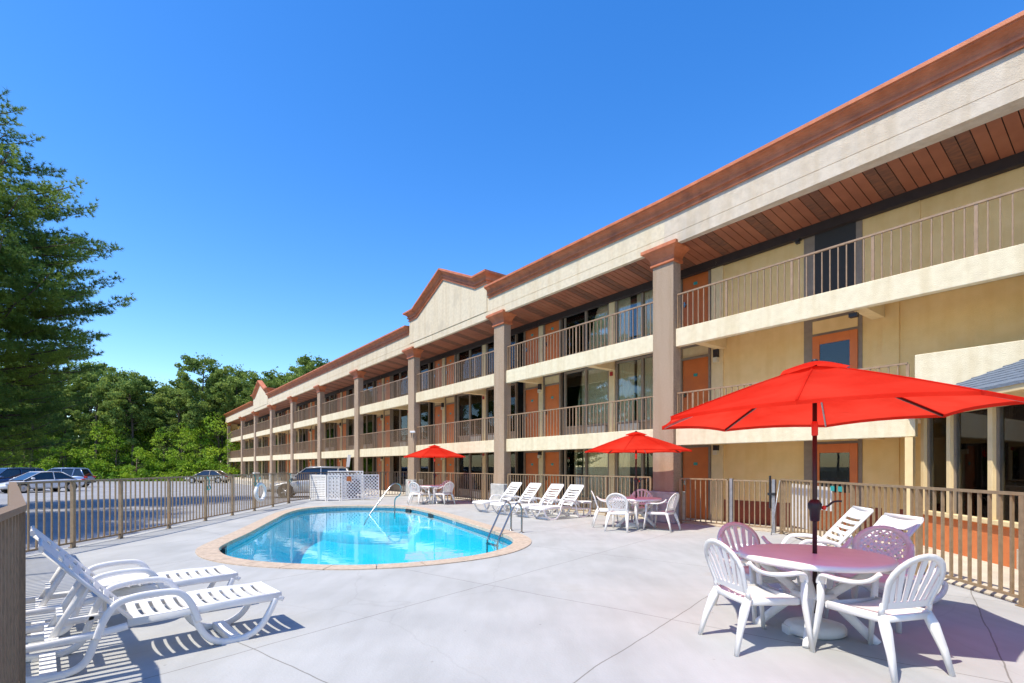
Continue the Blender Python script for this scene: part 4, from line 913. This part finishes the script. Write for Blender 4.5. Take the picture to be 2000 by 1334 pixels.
# ---------------------------------------------------------------- cars
def car(name, paint, loc, a, label, kind='suv', cat_='car'):
    e = empty(name, (*loc, lotz(*loc)), a); tag(e, label, cat_, 'cars in the parking lot')      # faces +x
    suv = kind == 'suv'; L_ = 4.6 if suv else 4.7; H_ = 1.68 if suv else 1.44; hw = .92 if suv else .90; be_ = 1.02 if suv else .92
    st = [(-L_/2, .45, .78, .72), (-L_/2+.08, .32, be_-.08, .84), (-L_/2+.5, .24, be_, .90), (-1.2, .22, be_+.02, hw), (0, .22, be_, hw), (.75, .22, be_-.04, hw), (1.25, .22, be_-.09, .91), (1.75, .24, be_-.20, .87), (L_/2-.12, .30, be_-.32, .78), (L_/2, .42, be_-.42, .66)]
    q = MB(); A = []
    for x, zb, zt, w_ in st:
        A += [(x, -w_*.86, zb), (x, -w_, zb+.14), (x, -w_*1.0, (zb+zt)/2+.06), (x, -w_*.965, zt-.05), (x, -w_*.86, zt), (x, w_*.86, zt), (x, w_*.965, zt-.05), (x, w_, (zb+zt)/2+.06), (x, w_, zb+.14), (x, w_*.86, zb)]
    g = 10; q.add(A, [(i*g+k, i*g+(k+1) % g, (i+1)*g+(k+1) % g, (i+1)*g+k) for i in range(len(st)-1) for k in range(g)]+[tuple(range(g)), tuple((len(st)-1)*g+k for k in range(g))], True)
    body = q.build('body', M[paint], e); sb = body.modifiers.new('s', 'SUBSURF'); sb.levels = sb.render_levels = 2
    xr = -L_/2+.22 if suv else -1.75; xa = -L_/2+.55 if suv else -.95; xb = .35 if suv else .30; xf = 1.22 if suv else 1.30
    q = MB(); P0 = [(xr, be_-.03, .80), (xa, H_-.05, .62), (xb, H_-.04, .62), (xf, be_-.06, .78)]
    A = []
    for x, z, w_ in P0: A += [(x, -w_, z), (x, w_, z)]
    q.add(A, [(0, 2, 4, 6), (1, 7, 5, 3), (0, 1, 3, 2), (2, 3, 5, 4), (4, 5, 7, 6), (0, 6, 7, 1)]); q.build('windows', M['carglass'], e, bevel=.05)
    q = MB()
    A = [(xa-.06, -.61, H_-.07), (xa-.06, .61, H_-.07), (xa+.1, -.58, H_-.01), (xa+.1, .58, H_-.01), (-.3, -.59, H_+.02), (-.3, .59, H_+.02), (xb-.1, -.58, H_-.0), (xb-.1, .58, H_-.0), (xb+.03, -.60, H_-.06), (xb+.03, .60, H_-.06)]
    q.add([(x, y*1.03, z) for x, y, z in A], [(i*2, i*2+1, i*2+3, i*2+2) for i in range(4)], True)
    for sy in (-1, 1):
        q.sweep([(xf+.03, sy*.79, be_-.06), (xb+.02, sy*.635, H_-.05)], .05, .04, n=6); q.sweep([(xr-.02, sy*.80, be_-.04), (xa-.02, sy*.635, H_-.06)], .09, .06, n=6)
        q.sweep([(-.42, sy*.83, be_-.03), (-.42, sy*.645, H_-.05)], .04, .06, n=4); q.sweep([(xa, sy*.635, H_-.045), (-.3, sy*.64, H_-.01), (xb, sy*.635, H_-.04)], .05, .06, n=6)
        if suv: q.sweep([(-1.25, sy*.83, be_-.03), (-1.35, sy*.65, H_-.06)], .05, .08, n=4); q.sweep([(-1.6, sy*.56, H_+.03), (.2, sy*.56, H_+.04)], .03, .03, n=6)
    q.build('roof', M[paint], e)
    for sy in (-1, 1):
        for x in (-1.38, 1.38):
            q = MB(); rr = .36 if suv else .33; prof = [(0, -.11), (rr*.62, -.11), (rr*.94, -.10), (rr, -.07), (rr, .07), (rr*.94, .10), (rr*.6, .08)]
            q.lathe(prof, 24); o = q.build('wheel', M['tyre'], e); o.location = (x, sy*.82, rr); o.rotation_euler = (R(-90*sy), 0, 0)
            q = MB(); q.lathe([(rr*.64, .085), (rr*.60, .07), (rr*.58, .02)], 24)
            for k in range(5): q.box(-.03, .03, .02, rr*.6, .07, .095, Matrix.Rotation(2*math.pi*k/5, 4, 'Z'))
            q.lathe([(.07, .06), (.07, .10), (0, .105)], 12); r_ = q.build('rim', M['rim'], o)
            q = MB(); q.lathe([(rr*1.16, -.02), (rr*1.16, .012), (rr*.9, .014), (rr*.9, -.02)], 24); w_ = q.build('wheel_arch', M['tyre'], e); w_.location = (x, sy*(hw-.0), rr+.02); w_.rotation_euler = (R(-90*sy), 0, 0); w_.scale = (1, 1, .6)
        q = MB(); q.box(L_/2-.42, L_/2-.10, sy*.62-.12, sy*.62+.12, be_-.37, be_-.23); q.build('headlight', M['lampclear'], e, bevel=.03)
        q = MB(); q.box(-L_/2-.01, -L_/2+.22, sy*.72-.12, sy*.72+.12, be_-.2, be_-.04); q.build('taillight', M['lampred'], e, bevel=.03)
        q = MB(); q.box(.82, .98, sy*1.0-.10, sy*1.0+.10, be_-.0, be_+.13); q.build('mirror', M[paint], e, bevel=.04)
    if suv: q = MB(); q.box(-L_/2-.04, -L_/2+.2, -.8, .8, .38, .52); q.box(L_/2-.2, L_/2+.03, -.7, .7, .34, .46); q.build('bumper', M['plast'], e, bevel=.03)
    return e
car('parked_car', 'car_silver', (-11.3, 29.2), R(197), 'silver grey crossover parked behind the white lattice screens', 'suv')
car('parked_car', 'car_beige', (-34.3, 58.0), R(184), 'pale beige sedan parked at the far left end of the motel', 'sedan')
car('parked_car', 'car_blue', (-39.7, 45.0), R(196), 'silver blue crossover at the forest edge, with a red tail lamp toward the right', 'suv')
car('parked_car', 'car_white', (-33.0, 35.8), R(250), 'white sedan in tree shade, in front of the silver blue crossover', 'sedan')
car('parked_car', 'car_navy', (-35.9, 36.4), R(255), 'dark blue crossover at the left edge, nearest of the cars by the big pine', 'suv')
car('parked_car', 'car_beige', (-41.5, 41.5), R(250), 'pale car at the left edge, beyond the big pine trunk', 'sedan')
q = MB(); q.box(-.09, .09, -.01, .01, 1.45, 2.2); fe = empty('white_banner', (*W(31.5, 11.1), 0), .3); fe.rotation_euler = (0, .12, .3); q.build('banner', M['white'], fe); q = MB(); q.tube([(-.09, 0, 0), (-.09, 0, 2.2)], .012, 6); q.build('pole', M['galv'], fe); tag(fe, 'small white banner standing by the columns above the silver crossover', 'banner')

# ---------------------------------------------------------------- trees
def leafmesh(name, P, size, mt, parent, rs, needle=False):
    n = len(P); P = np.asarray(P)
    a = rs.normal(size=(n, 3)); a /= np.linalg.norm(a, axis=1)[:, None]; c = rs.normal(size=(n, 3)); b_ = np.cross(a, c); b_ /= np.linalg.norm(b_, axis=1)[:, None]
    s = size*rs.uniform(.6, 1.3, n)[:, None]
    v = np.stack([P-a*s*.5, P+b_*s*.32, P+a*s*.5, P-b_*s*.32], 1).reshape(-1, 3)
    me = bpy.data.meshes.new(name); me.vertices.add(4*n); me.vertices.foreach_set('co', v.ravel()); me.loops.add(4*n); me.loops.foreach_set('vertex_index', np.arange(4*n)); me.polygons.add(n); me.polygons.foreach_set('loop_start', np.arange(0, 4*n, 4)); me.polygons.foreach_set('loop_total', np.full(n, 4)); me.update(); me.validate()
    me.materials.append(mt); o = bpy.data.objects.new(name, me); C.objects.link(o); o.parent = parent; return o
def forest_pine(seed, H_):
    rs = np.random.RandomState(seed); e = empty('pine_tree'); q = MB(); lean = rs.uniform(-.4, .4, 2)
    def tr(t): return (lean[0]*t*t+.12*math.sin(t*5+seed), lean[1]*t*t, H_*t)
    q.tube([tr(t) for t in np.linspace(0, .97, 9)], [.22*(1-.8*t) for t in np.linspace(0, .97, 9)], 7)
    pts = []; n_br = 30
    for k in range(n_br):
        t = .38+.6*(k/n_br)**.85; a = rs.uniform(0, 2*math.pi); prof = math.sin(math.pi*min(1, (t-.30)/.72))**.6; L_ = (3.1*prof+.4)*rs.uniform(.55, 1.12); p0 = np.array(tr(t)); d = np.array((math.cos(a), math.sin(a), .25+.3*t))
        tip = p0+d*L_; q.sweep([tuple(p0), tuple(p0+d*L_*.5+(0, 0, -.1)), tuple(tip)], [.07, .05, .02], [.07, .05, .02], n=4)
        for c in range(3+int(L_*1.8)):
            f = rs.uniform(.4, 1.05); ce = p0+d*L_*f+rs.normal(size=3)*(.35, .35, .15); m_ = int(rs.uniform(35, 75)); rad = rs.uniform(.3, .65)
            pp = rs.normal(size=(m_, 3)); pp /= np.linalg.norm(pp, axis=1)[:, None]; pp *= rad*rs.uniform(.5, 1, (m_, 1))**.5*np.array((1, 1, .8)); pts.append(ce+pp)
    ce = np.array(tr(.97)); pp = rs.normal(size=(300, 3))*(.7, .7, .6); pts.append(ce+pp)
    q.build('trunk', M['bark'], e); leafmesh('crown', np.concatenate(pts), .30, M['pine'], e, rs); return e
def bush(seed, H_, W_, n_=26, name='broadleaf_tree', mt=None, trunk=True):
    rs = np.random.RandomState(seed); e = empty(name); q = MB()
    q.tube([(0, 0, 0), (.1, .05, H_*.35), (.0, .1, H_*.7)], [.10, .08, .03], 6); pts = []
    for k in range(n_):
        t = rs.uniform(.06, .97); a = rs.uniform(0, 2*math.pi); rr = W_*math.sqrt(max(.05, 1-(2*t-.85)**2*.8))*rs.uniform(.3, 1); ce = np.array((rr*math.cos(a), rr*math.sin(a), H_*t)); rad = rs.uniform(.5, 1.0)*H_/7
        q.sweep([(0.05, .05, H_*t*.7), tuple(ce)], [.04, .015], [.04, .015], n=4)
        m_ = 105; pp = rs.normal(size=(m_, 3)); pp /= np.linalg.norm(pp, axis=1)[:, None]; pp *= rad*rs.uniform(.35, 1, (m_, 1))**.5*np.array((1.2, 1.2, .7)); pts.append(ce+pp)
    q.build('trunk', M['bark'], e); leafmesh('crown', np.concatenate(pts), .26, mt or M['leaf'], e, rs); return e
PR = [forest_pine(11+i, h) for i, h in enumerate((15.5, 16.8, 14.5, 17.5, 15.0))]
rs = np.random.RandomState(3); pos = []
for (x0, x1, yb, stp) in ((-82, -23, 70.5, 3.5), (-84, -30, 77, 3.8), (-82, -44, 90, 4.2)):
    x = x0
    while x < x1: pos.append((x+rs.uniform(-1, 1), yb+rs.uniform(-1.8, 2.8))); x += stp*rs.uniform(.8, 1.2)
PL = ['tall pine with a full rounded crown in the wood behind the parking lot', 'tall pine with a leaning trunk in the wood behind the parking lot', 'shorter bushy pine in the wood behind the parking lot', 'tallest kind of pine rising above the wood edge', 'pine with an open crown in the wood behind the parking lot']
for i, (x, y) in enumerate(pos):
    k = i % 5; o = PR[k] if i < 5 else copy_tree(PR[k]); sc_ = rs.uniform(.85, 1.03); o.location = (x, y, -.6); o.rotation_euler = (0, 0, rs.uniform(0, 6.28)); o.scale = (sc_*1.05, sc_*1.05, sc_); tag(o, PL[k], 'pine tree', 'pines of the wood behind the parking lot')
BR = [bush(31, 7.0, 2.6), bush(32, 5.0, 2.4), bush(33, 8.5, 2.8)]
BL_ = ['bright green young broadleaf tree at the edge of the wood', 'low bright green bush at the edge of the wood', 'tall slender light green broadleaf tree under the pines']
i = 0
for (x0, x1, yb, stp) in ((-78, -22, 68.9, 3.0), (-80, -16, 73.5, 3.2)):
    x = x0
    while x < x1:
        k = int(rs.choice([0, 1, 2], p=[.35, .35, .3])) if i > 2 else i; o = BR[k] if i < 3 else copy_tree(BR[k]); sc_ = rs.uniform(.75, 1.1); o.location = (x+rs.uniform(-.8, .8), yb+rs.uniform(-.8, 1.2), -.6); o.rotation_euler = (0, 0, rs.uniform(0, 6.28)); o.scale = (sc_,)*3; tag(o, BL_[k], 'broadleaf tree' if k != 1 else 'bush', 'broadleaf trees and bushes at the wood edge'); x += stp*rs.uniform(.7, 1.2); i += 1
# far wood, one mass behind
n_ = 30000; P = np.stack([rs.uniform(-110, 40, n_), rs.uniform(97, 112, n_), 11*rs.uniform(0, 1, n_)**.8], 1)
o = leafmesh('far_wood', P, 1.2, M['pine'], None, rs); tag(o, 'dark far wood filling the gaps behind the pines', 'wood', kind='stuff')
n_ = 9000; P = np.stack([rs.uniform(-85, -16, n_), rs.uniform(66.8, 70, n_), 1.3*rs.uniform(0, 1, n_)**1.3], 1)
o = leafmesh('undergrowth', P, .30, M['leaf'], None, rs); o.location.z = -.55; tag(o, 'low green undergrowth along the foot of the wood', 'undergrowth', kind='stuff')

def big_pine(seed=5, H_=18.4):
    rs = np.random.RandomState(seed); e = empty('big_pine_tree'); q = MB()
    q.tube([(0, 0, 0), (.05, 0, 3), (0, .05, 8), (-.05, 0, 13), (0, 0, H_-.3)], [.30, .25, .20, .12, .03], 12)
    seg0, dirs = [], []
    env = [(1.5, 4.6), (3, 5.2), (4.5, 5.8), (5.7, 6.3), (6.6, 7.1), (7.4, 6.8), (8.4, 6.9), (9.4, 7.4), (11, 6.9), (12.4, 6.0), (13.4, 5.7), (14.6, 4.4), (16, 3.9), (17.5, 2.9), (19, 2), (22, .4)]
    z = 1.9
    while z < H_-.4:
        Lz = max(.3, np.interp(z, [a for a, _ in env], [b_ for _, b_ in env])*.92-1.6); nb = 8 if z < 16 else 6; a0 = rs.uniform(0, 6.28)
        for k in range(nb):
            a = a0+2*math.pi*k/nb+rs.uniform(-.25, .25); L_ = Lz*rs.uniform(.55, 1.06); rise = rs.uniform(.10, .30); dip = rs.uniform(-.10, .05); d = np.array((math.cos(a), math.sin(a)))
            def pt(f): return np.array((*(d*L_*f), z+L_*(dip*f+rise*f**2.2)))
            fs_ = np.linspace(0, 1, 7); q.sweep([tuple(pt(f)) for f in fs_], [.09*(1-f)*L_/4+.018 for f in fs_], [.09*(1-f)*L_/4+.018 for f in fs_], n=5)
            f = .16
            while f < 1.0:
                for sg in (-1, 1):
                    l = (.30*(1-f)+.10)*L_*rs.uniform(.55, 1.1)*min(1, f*2.5); th = a+sg*R(rs.uniform(38, 62)); dd = np.array((math.cos(th), math.sin(th), rs.uniform(.05, .28))); p0 = pt(f)
                    m_ = max(2, int(l/.085)); 
                    for j in range(m_):
                        p = p0+dd*l*(j+1)/m_+np.array((0, 0, .10*((j+1)/m_)**2)); seg0.append(p+rs.normal(size=3)*(.06, .06, .075)); dirs.append(dd+np.array((0, 0, .35)))
                        if l > .7 and j % 2:
                            t2_ = th+rs.choice([-1, 1])*.8; d2 = np.array((math.cos(t2_), math.sin(t2_), .25)); seg0.append(p+d2*.16); dirs.append(d2); seg0.append(p+d2*.30); dirs.append(d2)
                f += .30/L_*rs.uniform(.8, 1.15)
            for j in range(4): seg0.append(pt(1)+np.array((*d, .6))*.07*j); dirs.append(np.array((*d, .7)))
        z += rs.uniform(.42, .74)
    P = np.array(seg0); D = np.array(dirs); D /= np.linalg.norm(D, axis=1)[:, None]; nd = 14
    P = np.repeat(P, nd, 0); D = np.repeat(D, nd, 0); n_ = len(P)
    r_ = rs.normal(size=(n_, 3)); r_ /= np.linalg.norm(r_, axis=1)[:, None]; dd = D*.75+r_*.75; dd /= np.linalg.norm(dd, axis=1)[:, None]
    c = np.cross(dd, rs.normal(size=(n_, 3))); c /= np.linalg.norm(c, axis=1)[:, None]; l = rs.uniform(.12, .23, n_)[:, None]
    v = np.stack([P-c*.013, P+c*.013, P+dd*l], 1).reshape(-1, 3)
    me = bpy.data.meshes.new('crown'); me.vertices.add(3*n_); me.vertices.foreach_set('co', v.ravel()); me.loops.add(3*n_); me.loops.foreach_set('vertex_index', np.arange(3*n_)); me.polygons.add(n_); me.polygons.foreach_set('loop_start', np.arange(0, 3*n_, 3)); me.polygons.foreach_set('loop_total', np.full(n_, 3)); me.update()
    me.materials.append(M['needle']); o = bpy.data.objects.new('crown', me); C.objects.link(o); o.parent = e
    q.build('trunk', M['bark'], e); print('needles', n_); return e
bp = big_pine(); bp.location = (-22.6, 22, -.35); tag(bp, 'big dark pine with layered upturned branches at the left edge, beyond the fence', 'pine tree')
for (x, y, r_, s_, lb) in ((-20.6, 13.2, 1.1, .9, 'tall pine just outside the left edge, shading the parking lot beside the fence'), (-17.8, 9.0, 2.9, .85, 'pine beyond the left corner of the near fence, shading the lot')):
    tag(copy_tree(bp, (x, y, -.2), r_, scale=(s_, s_, s_)), lb, 'pine tree')

# woods beyond the left side of the lot and behind the camera: seen in window glass and pool water
rs = np.random.RandomState(9)
for (x, y) in [(-74+rs.uniform(-3, 3), y) for y in range(-20, 64, 6)]+[(x, -34+rs.uniform(-3, 3)) for x in range(-66, 30, 7)]:
    k = int(rs.randint(5)); o = copy_tree(PR[k]); o.location = (x, y, -.6); o.rotation_euler = (0, 0, rs.uniform(0, 6.28)); tag(o, 'tall pine of the wood around the lot, outside the frame', 'pine tree', 'pines around the lot outside the frame')

bl_ = MB()
for k in range(9):
    x = -41+k*2.75; y = 44-k*.55; z0_, z1_ = lotz(x, y)+.006, lotz(x-.6, y-4.6)+.006
    bl_.add([(x-.05, y, z0_), (x+.05, y, z0_), (x-.55, y-4.6, z1_), (x-.65, y-4.6, z1_)], [(0, 1, 2, 3)])
tag(bl_.build('bay_lines', M['paint']), kind='structure')
